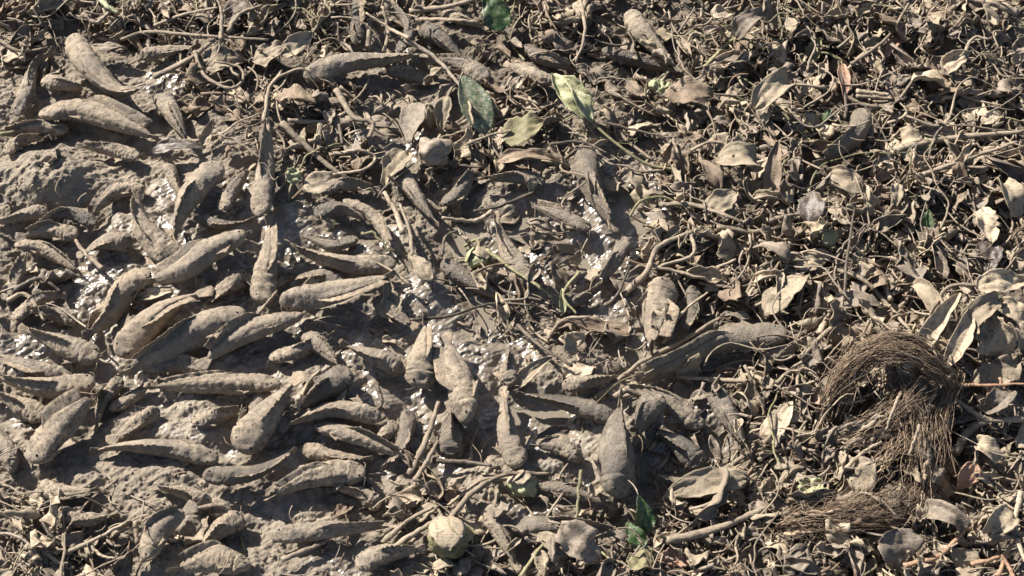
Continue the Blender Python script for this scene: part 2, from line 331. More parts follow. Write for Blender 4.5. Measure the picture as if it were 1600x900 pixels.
# mud pushed up round each fish
core = (np.abs(X) < 1.7) & (np.abs(Y) < 1.35)
fishinfo = []
for k, (pts, wd, dzf, mt, roll) in enumerate(FISH):
    r = wd*PX/2*(.80+.14*((k*37)%10)/10); P = []
    for q in pts:
        h = .0
        for _ in range(3): p = at(*q, h); h = float(low(p[0], p[1]))+r*.74+dzf
        P.append([p[0], p[1], h])
    n = 44; S = cr(P, n)
    S[:, 2] = np.minimum(np.maximum(S[:, 2], low(S[:, 0], S[:, 1])+r*.15), S[:, 2]+.02)
    fishinfo.append((S, r))
    if dzf < .03:
        i0, i1 = np.searchsorted(gx, [S[:, 0].min()-.12, S[:, 0].max()+.12]); j0, j1 = np.searchsorted(gy, [S[:, 1].min()-.12, S[:, 1].max()+.12])
        sx, sy = X[j0:j1, i0:i1], Y[j0:j1, i0:i1]; dd = np.full(sx.shape, 9.)
        for s in S[::3]: dd = np.minimum(dd, np.hypot(sx-s[0], sy-s[1]))
        g = np.exp(-((dd-r*1.0)/.022)**2)*(-.009+.014*noise2(sx*14, sy*14, 40+k))
        g *= 1-.7*np.clip(pudF[j0:j1, i0:i1]*1.5, 0, 1)
        H[j0:j1, i0:i1] += g
fade = np.exp(-np.maximum(np.maximum(np.abs(X)-1.62, np.abs(Y)-1.2), 0)/1.5)
dry = 1-.55*np.clip(wetF, 0, 1)
warp = noise2(X*11, Y*11, 9)*.03
fine = .0085*noise2((X+warp)*19, (Y-warp)*24, 3)+.0045*(np.abs(noise2((X+warp)*34, (Y+warp)*38, 4))*-2+.7)*dry
fine += .003*noise2(X*80+warp*60, Y*88, 5)*dry+.0028*noise2(X*105, Y*112, 16)*dry+.0022*noise2(X*180, Y*190, 6)*(1.05-.9*np.clip(wetF, 0, 1))*(.6+.6*dry)
clod = noise2((X-warp)*27, (Y+warp)*31, 12); fine += .009*np.clip(clod-.15, 0, 1)*dry
sx_ = X*.83+Y*.55; sy_ = Y*.83-X*.55
fine += .0055*noise2(sx_*13+warp*40, sy_*52, 14)+.0028*noise2(sx_*40, sy_*130+warp*30, 15)
fine += .0030*noise2(X*38, Y*38, 8)*np.clip(wetF, 0, 1)
H += fine*fade
H = H-.026*np.clip(pudF*1.5, 0, 1)
V = np.stack([X, Y, H], -1).reshape(-1, 3)
gm = mesh_from('ground', V, quads(len(gy), len(gx), False)[:, ::1], MUD)
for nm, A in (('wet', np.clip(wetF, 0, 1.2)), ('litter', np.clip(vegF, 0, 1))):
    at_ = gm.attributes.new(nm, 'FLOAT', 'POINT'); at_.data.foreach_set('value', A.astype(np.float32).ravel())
tag(link('ground', gm), kind='structure')
for k, (px, py, rx, ry) in enumerate(PUD):
    c = at(px, py, 0); n = 40; a = np.linspace(0, 2*np.pi, n, endpoint=False)
    hl = float(low(c[0], c[1]))
    c = at(px, py, hl)
    rr = 1.25+.25*noise2(np.cos(a)*1.5+k*5, np.sin(a)*1.5, 3)
    i0, i1 = np.searchsorted(gx, [c[0]-rx*PX*.6, c[0]+rx*PX*.6]); j0, j1 = np.searchsorted(gy, [c[1]-ry*PX*.6, c[1]+ry*PX*.6])
    lev = float(np.percentile(H[j0:j1, i0:i1], 62))
    ring = np.stack([c[0]+np.cos(a)*rr*rx*PX, c[1]+np.sin(a)*rr*ry*PX*1.15, 0*a+lev], -1)
    Vw = np.vstack([ring, ring-[0, 0, .03], [c[0], c[1], lev], [c[0], c[1], lev-.03]]); j = np.arange(n); j2 = (j+1) % n
    F = [np.stack([j, j2, j*0+2*n], -1), np.stack([j2+n, j+n, j*0+2*n+1], -1), np.stack([j2, j, j+n, j2+n], -1)]
    tag(link('puddle', mesh_from('puddle', Vw, [np.concatenate(F[:2]), F[2]], WATER, False)), kind='structure')

# ------------------------------------------------------------------ things, labels
THINGS = []   # (object, kind words, look words, pixel, category)
def thing(name, loc, rz=0, group=None):
    o = link(name, None); o.location = loc; o.rotation_euler = (0, 0, rz); o.empty_display_size = .02
    if group: o['group'] = group
    return o

# ------------------------------------------------------------------ fish
TT = [0, .012, .03, .06, .12, .2, .3, .45, .6, .75, .88, .96, 1]
AA = [.05, .34, .56, .77, .94, 1.0, .98, .9, .74, .52, .32, .18, .10]
BB = [.03, .2, .31, .42, .56, .74, .86, .9, .82, .68, .5, .36, .2]
def ffin(outline_base, outline_tip, thick, ns=9, nw=5, seed=0):
    """thin rayed fin between a base curve and a tip curve (both (k,3))."""
    B = cr(outline_base, ns); T = cr(outline_tip, ns); u = np.linspace(0, 1, nw)
    G = B[:, None]*(1-u[None, :, None])+T[:, None]*u[None, :, None]
    Nn = norm(np.cross(np.gradient(G, axis=0), np.gradient(G, axis=1)))
    ray = (np.arange(ns) % 2)[:, None]*thick*.9
    G = G+Nn*(noise2(np.arange(ns)[:, None]*.7+seed, u[None, :]*2, 4)*u[None, :]*thick*3)[..., None]
    th = (thick*(1-.75*u)[None, :]+ray*(1-.5*u)[None, :])[..., None]
    top = (G+Nn*th/2).reshape(-1, 3); bot = (G-Nn*th/2).reshape(-1, 3)
    return shell(top, bot, ns, nw)
def shell(top, bot, n, m):
    q = quads(n, m, False); k = n*m
    ring = np.r_[np.arange(m), np.arange(1, n)*m+m-1, (n-1)*m+np.arange(m-2, -1, -1), np.arange(n-2, 0, -1)*m]
    r2 = np.roll(ring, -1)
    return np.vstack([top, bot]), [np.concatenate([q, q[:, ::-1]+k, np.stack([r2, ring, ring+k, r2+k], -1)])]
def make_fish(k):
    pts, wd, dzf, mt, roll = FISH[k]; S, r = fishinfo[k]; n = 76; m = 40
    S = cr(S[::4], n); t = np.linspace(0, 1, n)
    rs = random.Random(k*13+5); plump = rs.uniform(.88, 1.12); hw = rs.uniform(.9, 1.08)
    a = np.interp(t, TT, AA)*r; b = np.interp(t, TT, BB)*r*plump
    a = a*np.where(t < .25, hw+(1-hw)*t/.25, 1)
    T = norm(np.gradient(S, axis=0)); Zr = np.array([0, 0, 1.])
    rl = R(roll+rs.uniform(-12, 12)+(rs.choice([-1, 1])*rs.uniform(5, 42))*1.0)*np.ones(n)
    Sd = norm(np.cross(T, Zr)); U = np.cross(Sd, T)
    Sd2 = Sd*np.cos(rl)[:, None]+U*np.sin(rl)[:, None]; U2 = U*np.cos(rl)[:, None]-Sd*np.sin(rl)[:, None]
    ph = np.linspace(0, 2*np.pi, m, endpoint=False); c, s = np.cos(ph), np.sin(ph)
    cc = np.sign(c)*np.abs(c)**.85; ss = np.sign(s)*np.abs(s)**.9
    back = np.exp(-((ph-np.pi/2)/.2)**2)
    gill = np.exp(-((t-.215)/.014)**2); gl2 = np.exp(-((t-.17)/.03)**2)
    rad = 1-.09*gill[:, None]*(np.abs(c)**.6)[None, :]+.04*gl2[:, None]
    rad = rad+(.26*back[None, :]*np.clip((t-.33)/.12, 0, 1)[:, None])                        # dorsal ridge
    lat = np.exp(-((np.sin(ph)-.12)/.16)**2)*np.clip((t-.25)/.2, 0, 1)[:, None]; rad = rad-.06*lat
    rad = rad-.16*np.exp(-((ph-np.pi/2)/.35)**2)[None, :]*np.exp(-((t-.1)/.06)**2)[:, None]  # furrow between the eyes
    mouth = np.exp(-((t-.02)/.012)**2)[:, None]*np.exp(-((np.sin(ph)+.1)/.2)**2)[None, :]; rad = rad-.22*mouth
    Vb = S[:, None]+Sd2[:, None]*(cc[None]*a[:, None]*rad)[..., None]+U2[:, None]*(ss[None]*b[:, None]*rad)[..., None]
    nrm = norm(Vb-S[:, None]); P = Vb.reshape(-1, 3)
    amp = {'mud_caked_fish_skin': 1.35, 'drying_fish_skin': 1.05, 'damp_fish_skin': .6, 'dark_fish_skin': .8}[mt.name]
    lon = np.repeat(t, m)*r*9; ang_ = np.tile(ph, n); dsp = 0.0018*noise2(lon*16+k*7, np.sin(ang_)*1.6+np.cos(ang_)*.9+k, 31)+.0013*noise3(P*115+k, 2)+.0012*noise3(P*240, 3)+.0012*noise3(P*420, 4)
    # lumps of mud stuck on the skin
    dsp += .005*np.clip(noise3(P*34+k*3, 7)-.25, 0, 1)
    P = P+nrm.reshape(-1, 3)*(dsp*amp*np.repeat(np.clip(a/r, .25, 1), m))[:, None]
    base = np.array([S[:, 0].mean(), S[:, 1].mean(), float(low(S[:, 0].mean(), S[:, 1].mean()))])
    V = np.vstack([P, S[0], S[-1]])-base; F = quads(n, m, True); j = np.arange(m); c0 = n*m
    caps = np.concatenate([np.stack([j*0+c0, (j+1) % m, j], -1), np.stack([j*0+c0+1, (n-1)*m+j, (n-1)*m+(j+1) % m], -1)])
    root = thing('catfish', base, 0, 'stranded catfish lying in the mud')
    link('body', mesh_from('body', V, [F, caps], mt), root)
    # fins
    def P_(tt, da, db):
        i = min(max(int(round(tt*(n-1))), 0), n-1); return S[i]+Sd2[i]*da*a[i]+U2[i]*db*b[i]-base
    lean = rs.uniform(-.7, .7)
    bt = np.linspace(.34, .93, 7)
    Bc = [P_(x, .05, 1.0) for x in bt]; hfin = r*rs.uniform(.45, .95)
    Tc = [P_(min(x+.05, .99), .05, 1.0)+(U2[int(x*75)]*math.cos(lean)+Sd2[int(x*75)]*math.sin(lean)*1.2)*hfin*(math.sin(min(1, (x-.30)/.2)*1.57)) for x in bt]
    link('dorsal_fin', mesh_from('dorsal_fin', *ffin(Bc, Tc, .0024, 25, 5, k), FINM), root)
    for sgn in (-1, 1):
        p0 = P_(.2, sgn*.86, -.1); p1 = P_(.29, sgn*.92, -.15); i = int(.22*75)
        out = Sd2[i]*sgn; spread = rs.uniform(.35, 1.0); q = norm(-0*out+T[i]*1.0+out*spread+U2[i]*rs.uniform(-.25, .12))
        Ln = r*rs.uniform(1.1, 1.7)
        link('pectoral_fin', mesh_from('pectoral_fin', *ffin([p0, (p0+p1)/2, p1], [p0+q*Ln, p0+norm(q+T[i]*.5)*Ln*.85, p1+norm(q+T[i]*1.4)*Ln*.6], .0017, 9, 6, k+sgn), FINM), root)
    e = S[-1]-base; tv = T[-1]; Lt = r*rs.uniform(.8, 1.25); up = U2[-1]*rs.uniform(.4, .9)+Sd2[-1]*rs.choice([-1, 1])*rs.uniform(.3, .9); up = norm(up)
    bb = b[-1]*1.1
    link('tail_fin', mesh_from('tail_fin', *ffin([e-up*bb-tv*.006, e-tv*.004, e+up*bb-tv*.006], [e-up*Lt*.6+tv*Lt*.8, e+tv*Lt*1.05, e+up*Lt*.6+tv*Lt*.8], .0015, 11, 5, k), FINM), root)
    for sgn in (-1, 1):
        i = int(.085*75); pe = S[i]+Sd2[i]*sgn*a[i]*.62+U2[i]*b[i]*.72-base
        th = np.linspace(0, np.pi, 7); pp = np.linspace(0, 2*np.pi, 9)[:-1]; rr_ = r*.075+.0012
        E = np.array([[math.sin(x)*math.cos(y), math.sin(x)*math.sin(y), math.cos(x)] for x in th for y in pp])*rr_+pe
        link('eye', mesh_from('eye', E, [quads(7, 8, True)], EYE), root)
    for sgn in ((-1, 1) if k % 2 else ()):
        for q_, ln in ((.6, .9),):
            p0 = S[1]+Sd2[1]*sgn*a[2]*q_-base; d = norm(-T[1]*rs.uniform(-.2, .8)+Sd2[1]*sgn*rs.uniform(.6, 1.1))
            L_ = r*ln; pa = [p0, p0+d*L_*.5+[0, 0, .003], p0+d*L_+T[1]*L_*rs.uniform(0, .5)-np.array([0, 0, .008])]
            link('barbel', mesh_from('barbel', *tube(cr(pa, 9), np.linspace(.0013, .0005, 9), 5), FINM), root)
    px = proj(S.mean(0)); hd = np.array(pts[0])-np.array(pts[-1]); hd = hd/np.hypot(*hd)
    an = math.degrees(math.atan2(-hd[1], hd[0])) % 360
    dirw = ['right', 'upper right', 'top', 'upper left', 'left', 'lower left', 'bottom', 'lower right'][int((an+22.5)//45) % 8]
    length = sum(math.dist(pts[i], pts[i+1]) for i in range(len(pts)-1))
    size = 'large' if wd >= 50 else 'small' if wd < 31 else 'slender' if length/wd > 4.6 else 'stout' if length/wd < 3 else 'medium'
    skin = {'mud_caked_fish_skin': 'mud-caked', 'drying_fish_skin': 'brown', 'damp_fish_skin': 'damp', 'dark_fish_skin': 'dark'}[mt.name]
    THINGS.append((root, f'{size} {skin} catfish facing {dirw}', px, 'catfish'))
for k in range(len(FISH)): make_fish(k)

# ------------------------------------------------------------------ leaves and stems
def leaf_geo(L, W, cup=.6, curl=.4, rip=.25, rag=.12, seed=0, n=17, m=13, tipw=.0, thick=.0009, crump=1.0, round_=.75):
    rs = np.random.default_rng(seed)
    u = np.linspace(0, 1, n); v = np.linspace(-1, 1, m)
    wu = np.sin(np.pi*np.clip(u, 0, 1)**round_)**.7*(1-tipw*u)+.03; wu[-1] = .04; wu[0] = .06
    side = 1+rag*noise2(u[:, None]*9+seed, np.sign(v)[None, :]*3.3+.5+0*u[:, None], 3)*2
    th = rs.uniform(-.2, .2)+curl*(u-.15)**1.0*2+.25*np.sin(u*5+seed)*curl; dx = np.cos(th); dzz = -np.sin(th)
    xs = np.r_[0, np.cumsum(dx[:-1])]/(n-1)*L; zs = np.r_[0, np.cumsum(dzz[:-1])]/(n-1)*L
    tw = rs.uniform(-.8, .8)*u
    cpu = cup*(.5+.8*u)
    A = cpu[:, None]*v[None, :]+1e-6
    yy = np.sin(A)/cpu[:, None]; zz = (1-np.cos(A))/cpu[:, None]
    ww = (W/2*wu)[:, None]*side
    yy = yy*ww; zz = zz*ww
    zz = zz+rip*W*.5*np.sin(u[:, None]*rs.uniform(7, 15)+np.sign(v)[None, :]*1.3+seed)*(np.abs(v)**2)[None, :]*.5
    nz = noise2(u[:, None]*4+seed*1.7, v[None, :]*1.9+seed, 11)*W*.13*crump+noise2(u[:, None]*10+seed, v[None, :]*5, 12)*W*.045*crump
    zz = zz+nz-.05*W*np.exp(-(v[None, :]/.12)**2)*0
    y2 = yy*np.cos(tw)[:, None]-zz*np.sin(tw)[:, None]; z2 = yy*np.sin(tw)[:, None]+zz*np.cos(tw)[:, None]
    lat = rs.uniform(-.25, .25)*L*u**2
    G = np.stack([xs[:, None]+z2*np.sin(th)[:, None], y2+lat[:, None], zs[:, None]+z2*np.cos(th)[:, None]], -1)
    Nn = norm(np.cross(np.gradient(G, axis=0), np.gradient(G, axis=1)))
    rib = np.exp(-(v/.13)**2)[None, :]*(1-.7*u)[:, None]*thick*2.5+thick*(1+.0*u[:, None])
    top = (G+Nn*rib[..., None]*.5).reshape(-1, 3); bot = (G-Nn*rib[..., None]*.7).reshape(-1, 3)
    return shell(top, bot, n, m)
def rotm(rz, tilt, roll):
    """x axis turned to rz, then raised by tilt, rolled about itself"""
    cz, sz, ct, st, c, s = math.cos(rz), math.sin(rz), math.cos(tilt), math.sin(tilt), math.cos(roll), math.sin(roll)
    Z = np.array([[cz, -sz, 0], [sz, cz, 0], [0, 0, 1]]); Yr = np.array([[ct, 0, -st], [0, 1, 0], [st, 0, ct]]); Xr = np.array([[1, 0, 0], [0, c, -s], [0, s, c]])
    return Z@Yr@Xr
def ground_z(px, py, up=0.0):
    h = 0.
    for _ in range(3): p = at(px, py, h); h = float(low(p[0], p[1], H))+up
    return at(px, py, h)
def fine_z(x, y): return float(low(x, y, H))
def poly(px_pts, ups):
    if not hasattr(ups, '__len__'): ups = [ups]*len(px_pts)
    return np.array([ground_z(*p, u) for p, u in zip(px_pts, ups)])
def hero_leaf(bx, by, tx, ty, W, mat, look, name='withered_leaf', cat='leaf', up=.03, tipup=None, cup=.6, curl=.3, rip=.25, roll=0, stalk=None, smat=None, sr=.004, seed=None, crump=1., rag=.12, round_=.75, sup=None, n=21, m=15):
    seed = seed if seed is not None else int(bx*7+by)
    a = ground_z(bx, by, up); b = ground_z(tx, ty, up if tipup is None else tipup); d = b-a; L = float(np.linalg.norm(d))*1.04
    rz = math.atan2(d[1], d[0]); tl = math.asin(max(-1, min(1, d[2]/L)))
    V, F = leaf_geo(L, W*PX, cup, curl, rip, rag, seed, n, m, crump=crump, round_=round_)
    tip = V[(n-1)*m+m//2]                                          # swing the curled blade so its tip lands on the target
    ta = math.atan2(tip[2], math.hypot(tip[0], tip[1])); tz = math.atan2(tip[1], tip[0]); sc = L/(np.linalg.norm(tip)+1e-6); sc = min(sc, 1.6)
    V = V@rotm(0, 0, R(roll)).T if False else V
    V = V*[sc, 1, 1]@(rotm(rz-tz, tl-ta, 0)@rotm(0, 0, R(roll))).T
    base = np.array([a[0], a[1], a[2]-up]); root = thing(name, base, 0)
    link('blade', mesh_from('blade', V+(a-base), F, mat), root)
    if stalk:
        P = [a-base]+list(poly(stalk, sup if sup is not None else .012)-base); P = cr(P, 8*len(P)); nn = len(P)
        link('stalk', mesh_from('stalk', *tube(P, np.linspace(sr*.7, sr*1.1, nn), 7, .8, seed), smat or STEM), root)
    THINGS.append((root, look, ((bx+tx)/2, (by+ty)/2), cat)); return root
HL = hero_leaf
HL(758,210,724,122,58,GRN,'upright green leaf smeared with mud, on a curved stalk',up=.05,tipup=.10,cup=.5,curl=.25,rip=.1,roll=12,crump=.35,rag=.05,stalk=[(768,245),(742,288),(690,332)],smat=STEM,sr=.006,round_=.9)
HL(918,184,866,118,54,PGRN,'crumpled pale green leaf with a long green stalk',up=.06,tipup=.09,cup=1.2,curl=.5,rip=.25,crump=1.3,rag=.12,stalk=[(960,222),(1010,256),(1058,266)],smat=OLIV,sr=.005,sup=[.05,.03,.01])
HL(925,190,884,128,34,PGRN,'narrow folded pale green leaf overlapping a crumpled one',up=.07,tipup=.11,cup=1.5,curl=.3,rip=.4,crump=1.3,seed=5)
HL(785,48,762,-8,48,DGRN,'shaded dark green leaf at the top edge of the frame',up=.04,tipup=.08,cup=.5,crump=.5,stalk=[(800,70),(820,95)],smat=OLIV)
HL(1444,388,1452,330,28,DGRN,'small bright green leaf standing among dead leaves',up=.02,tipup=.07,cup=.8,crump=.4,stalk=[(1440,410),(1425,430)],smat=OLIV,sr=.003)
HL(1008,832,1000,776,32,DGRN,'glossy bright green leaf under a thin stalk',up=.02,tipup=.07,cup=.7,crump=.5,seed=8,stalk=[(1010,850),(1020,870)],smat=OLIV,sr=.003)
HL(1002,858,980,818,26,DGRN,'short dark green leaf low beside a brighter green one',up=.02,tipup=.05,cup=.6,crump=.6,seed=9)
HL(1284,190,1300,172,14,DGRN,'tiny green sprig shaded by brown stems',up=.02,tipup=.05,cup=.7,crump=.5,stalk=[(1262,212)],smat=OLIV,sr=.0025)
HL(1262,96,1282,62,30,OLIV,'olive green leaf half hidden in shade',up=.02,tipup=.05,cup=.7,crump=.8)
HL(1448,240,1436,208,34,PGRN,'small torn pale green leaf in brown litter',up=.03,tipup=.05,cup=.9,crump=1.6,rip=.5,stalk=[(1450,262),(1440,280)],smat=OLIV,sr=.003)
HL(1300,385,1288,360,34,PGRN,'pale greenish leaf scrap beside a thin dark stalk',up=.03,tipup=.04,cup=.5,crump=1.2)
HL(464,286,450,264,28,PGRN,'tiny pale green shoot between brown stems',up=.03,tipup=.05,cup=1,crump=1.5)
HL(1040,146,1022,126,30,PGRN,'crumbled pale green leaf bits on a dark stem',up=.05,tipup=.06,cup=1,crump=2,rip=.6)
HL(1255,780,1284,752,46,PGRN,'ragged pale green leaf with a torn edge',up=.04,tipup=.06,cup=.9,crump=1.6,rip=.4,rag=.2,stalk=[(1262,810),(1250,850),(1205,872)],smat=OLIV,sr=.005)
HL(880,490,878,452,14,PGRN,'thin pale green shoot tip in the tangle of stems',up=.03,tipup=.05,cup=1.6)
HL(785,214,850,190,58,YEL,'flat yellowish tan leaf with a white wet spot',up=.05,tipup=.05,cup=.35,curl=.2,rip=.35,crump=.7)
HL(1040,142,1112,150,54,BRWN,'broad dark brown leaf casting deep shade',up=.07,tipup=.06,cup=.5,curl=.6,crump=.7)
HL(1262,350,1268,300,44,DARK,'round dark leaf on a long thin stalk',up=.07,tipup=.09,cup=.4,crump=.5,round_=.9,stalk=[(1248,372),(1228,395),(1205,408)],sr=.0035)
HL(1206,312,1216,222,34,BRWN,'tall narrow brown leaf standing upright',up=.04,tipup=.1,cup=1.1,curl=.2,crump=.6)
HL(1470,112,1515,84,34,PALE,'bleached folded leaf catching full sun',up=.06,tipup=.08,cup=.8,curl=.5)
HL(1425,128,1482,128,40,PALE,'curled bleached leaf on the end of a long pale stalk',up=.06,tipup=.05,cup=1.2,curl=.9,roll=-30,stalk=[(1400,158),(1362,166),(1318,150)],sr=.006,sup=[.05,.05,.04])
HL(1408,56,1384,90,20,PINK,'small reddish pointed leaf hanging from a stem',up=.06,tipup=.04,cup=.9)
HL(1318,100,1318,150,26,PINK,'small oval pinkish leaf with a dark rim',up=.06,tipup=.05,cup=.8,curl=.1,crump=.4,round_=.95,rip=.05)
HL(1432,560,1498,462,34,PALE,'long folded pale leaf, first finger of a withered fan',up=.05,tipup=.09,cup=1.4,curl=.3,crump=.6,stalk=[(1420,548),(1450,500),(1480,450),(1530,445)],sup=[.03,.05,.07,.07],sr=.005)
HL(1478,572,1516,470,34,PALE,'second pale leaf beside the folded fan finger',up=.06,tipup=.09,cup=1.3,curl=.3,crump=.6)
HL(1452,520,1482,460,26,TAN_,'narrow tan leaf behind the pale withered fan',up=.05,tipup=.09,cup=1.3,curl=.3)
HL(1526,452,1604,440,42,PALE,'bright bleached leaf reaching the right edge',up=.08,tipup=.07,cup=.8,curl=.3)
HL(1556,560,1540,492,60,PALE,'pale torn leaf drooping at the right edge',up=.03,tipup=.09,cup=.8,curl=.6,rip=.6,rag=.25)
HL(1590,570,1515,600,48,TAN_,'wavy tan leaf below the drooping pale leaf',up=.05,tipup=.03,cup=.6,rip=.7,curl=.4)
HL(1534,326,1550,378,40,PALE,'small bleached leaf with torn lower edge',up=.06,tipup=.05,cup=.6,rip=.5,rag=.25)
HL(1550,375,1540,428,44,DARK,'dark hanging leaf below a bleached one',up=.05,tipup=.02,cup=.6)
HL(1196,490,1262,432,44,TAN_,'large flat tan leaf lying on a slant',up=.04,tipup=.06,cup=.3,curl=.3,crump=.6)
HL(1240,418,1296,398,34,TAN_,'flat tan leaf next to a pale greenish scrap',up=.04,tipup=.05,cup=.4)
HL(1190,686,1236,628,34,PALE,'lens-shaped pale leaf lying on bare brown soil',up=.03,tipup=.04,cup=.4,curl=.2,crump=.4,rip=.1)
HL(1402,826,1398,886,62,GREY,'grey-brown leaf hanging tip down with pale stalk',up=.09,tipup=.04,cup=.5,curl=.4,crump=.5,stalk=[(1385,822),(1368,826)],round_=.65)
HL(1522,722,1500,764,32,PINK,'reddish folded leaf beside deep shade',up=.08,tipup=.05,cup=1,curl=.3,stalk=[(1512,800),(1500,840),(1440,870)],sr=.006,smat=STEM)
HL(395,96,448,74,44,TAN_,'flat tan leaf with a dark hollow',up=.05,tipup=.05,cup=.5,rip=.4)
HL(440,88,486,52,36,TAN_,'curled tan leaf right of a hollow one',up=.05,tipup=.07,cup=.8)
HL(474,292,530,282,40,TAN_,'triangular tan leaf under crossing stems',up=.03,tipup=.03,cup=.4,crump=.5)
HL(776,252,888,266,30,BRWN,'long dark curled leaf in shade',up=.06,tipup=.03,cup=1.3,curl=.4)
HL(990,518,884,500,34,BRWN,'arched brown leaf with stem curving to lower left',up=.02,tipup=.06,cup=1,curl=-.4,stalk=None)
HL(1170,748,1040,776,42,TAN_,'long flat tan leaf above a dark hollow',up=.04,tipup=.04,cup=.4,rip=.5,stalk=[(1195,728),(1215,700)],sr=.005)
HL(1078,866,1028,874,34,PINK,'small brownish-pink leaf near the bottom edge',up=.03,tipup=.03,cup=.5)
HL(985,868,1022,892,44,YEL,'pale yellowish leaf at the bottom edge',up=.04,tipup=.03,cup=.6,rip=.5)
HL(638,238,604,292,48,TAN_,'folded brown leaf left of a round folded one',up=.06,tipup=.03,cup=1.2,curl=.4)
HL(652,160,640,222,44,GREY,'grey flat leaf beside a shallow puddle',up=.03,tipup=.03,cup=.4,crump=.4)
HL(700,150,690,205,30,TAN_,'narrow tan leaf hanging above a round folded one',up=.07,tipup=.05,cup=1)
HL(800,610,860,560,24,TAN_,'thin tan leaf above the centre puddle',up=.03,tipup=.03,cup=1)
HL(884,590,930,575,40,PALE,'pale dry leaf lying flat below crossing stems',up=.03,tipup=.03,cup=.4)
HL(890,672,838,686,20,DARK,'thin dark crescent leaf over a puddle',up=.04,tipup=.04,cup=1.2,curl=.4)
HL(1085,680,1102,640,24,DARK,'dark cupped leaf lying against catfish',up=.04,tipup=.04,cup=1.2)
HL(316,230,332,186,26,TAN_,'curled horn-shaped leaf beside catfish',up=.03,tipup=.06,cup=1.6,curl=-.5)
HL(238,236,318,232,28,DARK,'dark leaf bordered by a pale edge, lying on catfish',up=.05,tipup=.04,cup=.7)
HL(140,76,196,76,22,GREY,'pale fin-shaped leaf between two catfish',up=.04,tipup=.05,cup=.7)
HL(270,452,212,468,22,TAN_,'thin dry leaf across a catfish back',up=.05,tipup=.03,cup=1)
HL(620,505,604,440,36,TAN_,'torn tan leaf with split tip on wet mud',up=.04,tipup=.05,cup=.8,rip=.6,rag=.3)
HL(672,440,640,400,30,TAN_,'pointed brown leaf beside the left puddle',up=.04,tipup=.05,cup=.8)
HL(500,820,466,842,20,GREY,'small grey leaf stuck in the lower mud',up=.02,tipup=.02)
HL(545,790,520,810,22,BRWN,'broken brown leaf sticking out of the lower mud',up=.01,tipup=.04,cup=1)
HL(1110,330,1150,300,40,TAN_,'pale notched leaf at the top of a crooked stem',up=.05,tipup=.06,cup=.5,rip=.5,stalk=[(1180,330),(1175,355),(1160,375)],sr=.004)
HL(1000,260,960,290,30,GREY,'grey leaf by the upper right puddle',up=.02,tipup=.02)
HL(850,420,905,400,26,DARK,'dark curled leaf crossing glittering mud',up=.04,tipup=.04,cup=1.4)
HL(884,460,862,410,30,BRWN,'brown pointed leaf standing in the centre tangle',up=.02,tipup=.07,cup=.7)

for q, (bx, by, tx, ty, w_, mt_, lk) in enumerate([(1470,500,1420,452,30,TAN_,'limp tan leaf bending left at the head of the withered fan'),(1500,520,1560,470,38,TAN_,'limp tan leaf bending right at the head of the withered fan'),
 (1600,500,1556,472,40,PALE,'wilted pale leaf folded over itself at the right edge'),(1575,610,1530,640,36,GREY,'limp greyish leaf below the wavy tan leaf'),(1602,545,1566,520,34,TAN_,'curled tan leaf tip at the right edge'),
 (1488,655,1450,690,26,BRWN,'wilted brown leaf against the root clump'),(1560,720,1530,690,36,TAN_,'drooping tan leaf under a thick pale stem section'),(1590,340,1570,290,40,TAN_,'limp tan leaf near the right edge above a bleached one'),
 (1580,800,1540,840,40,TAN_,'long limp tan leaf beside a long bleached stem'),(1440,800,1500,840,34,GREY,'limp greyish leaf at the foot of the root clump'),(1345,300,1300,272,40,TAN_,'limp tan leaf above a pale greenish scrap'),
 (1180,170,1230,140,44,TAN_,'broad limp tan leaf right of a dark brown one'),(1120,250,1175,278,46,TAN_,'broad sunlit tan leaf left of a tall narrow one'),(1150,60,1200,30,40,GREY,'limp greyish leaf beside an arching olive stem')]):
    HL(bx,by,tx,ty,w_,mt_,lk,up=.06,tipup=.05,cup=.9,curl=1.1,rip=.35,crump=.9,rag=.08)

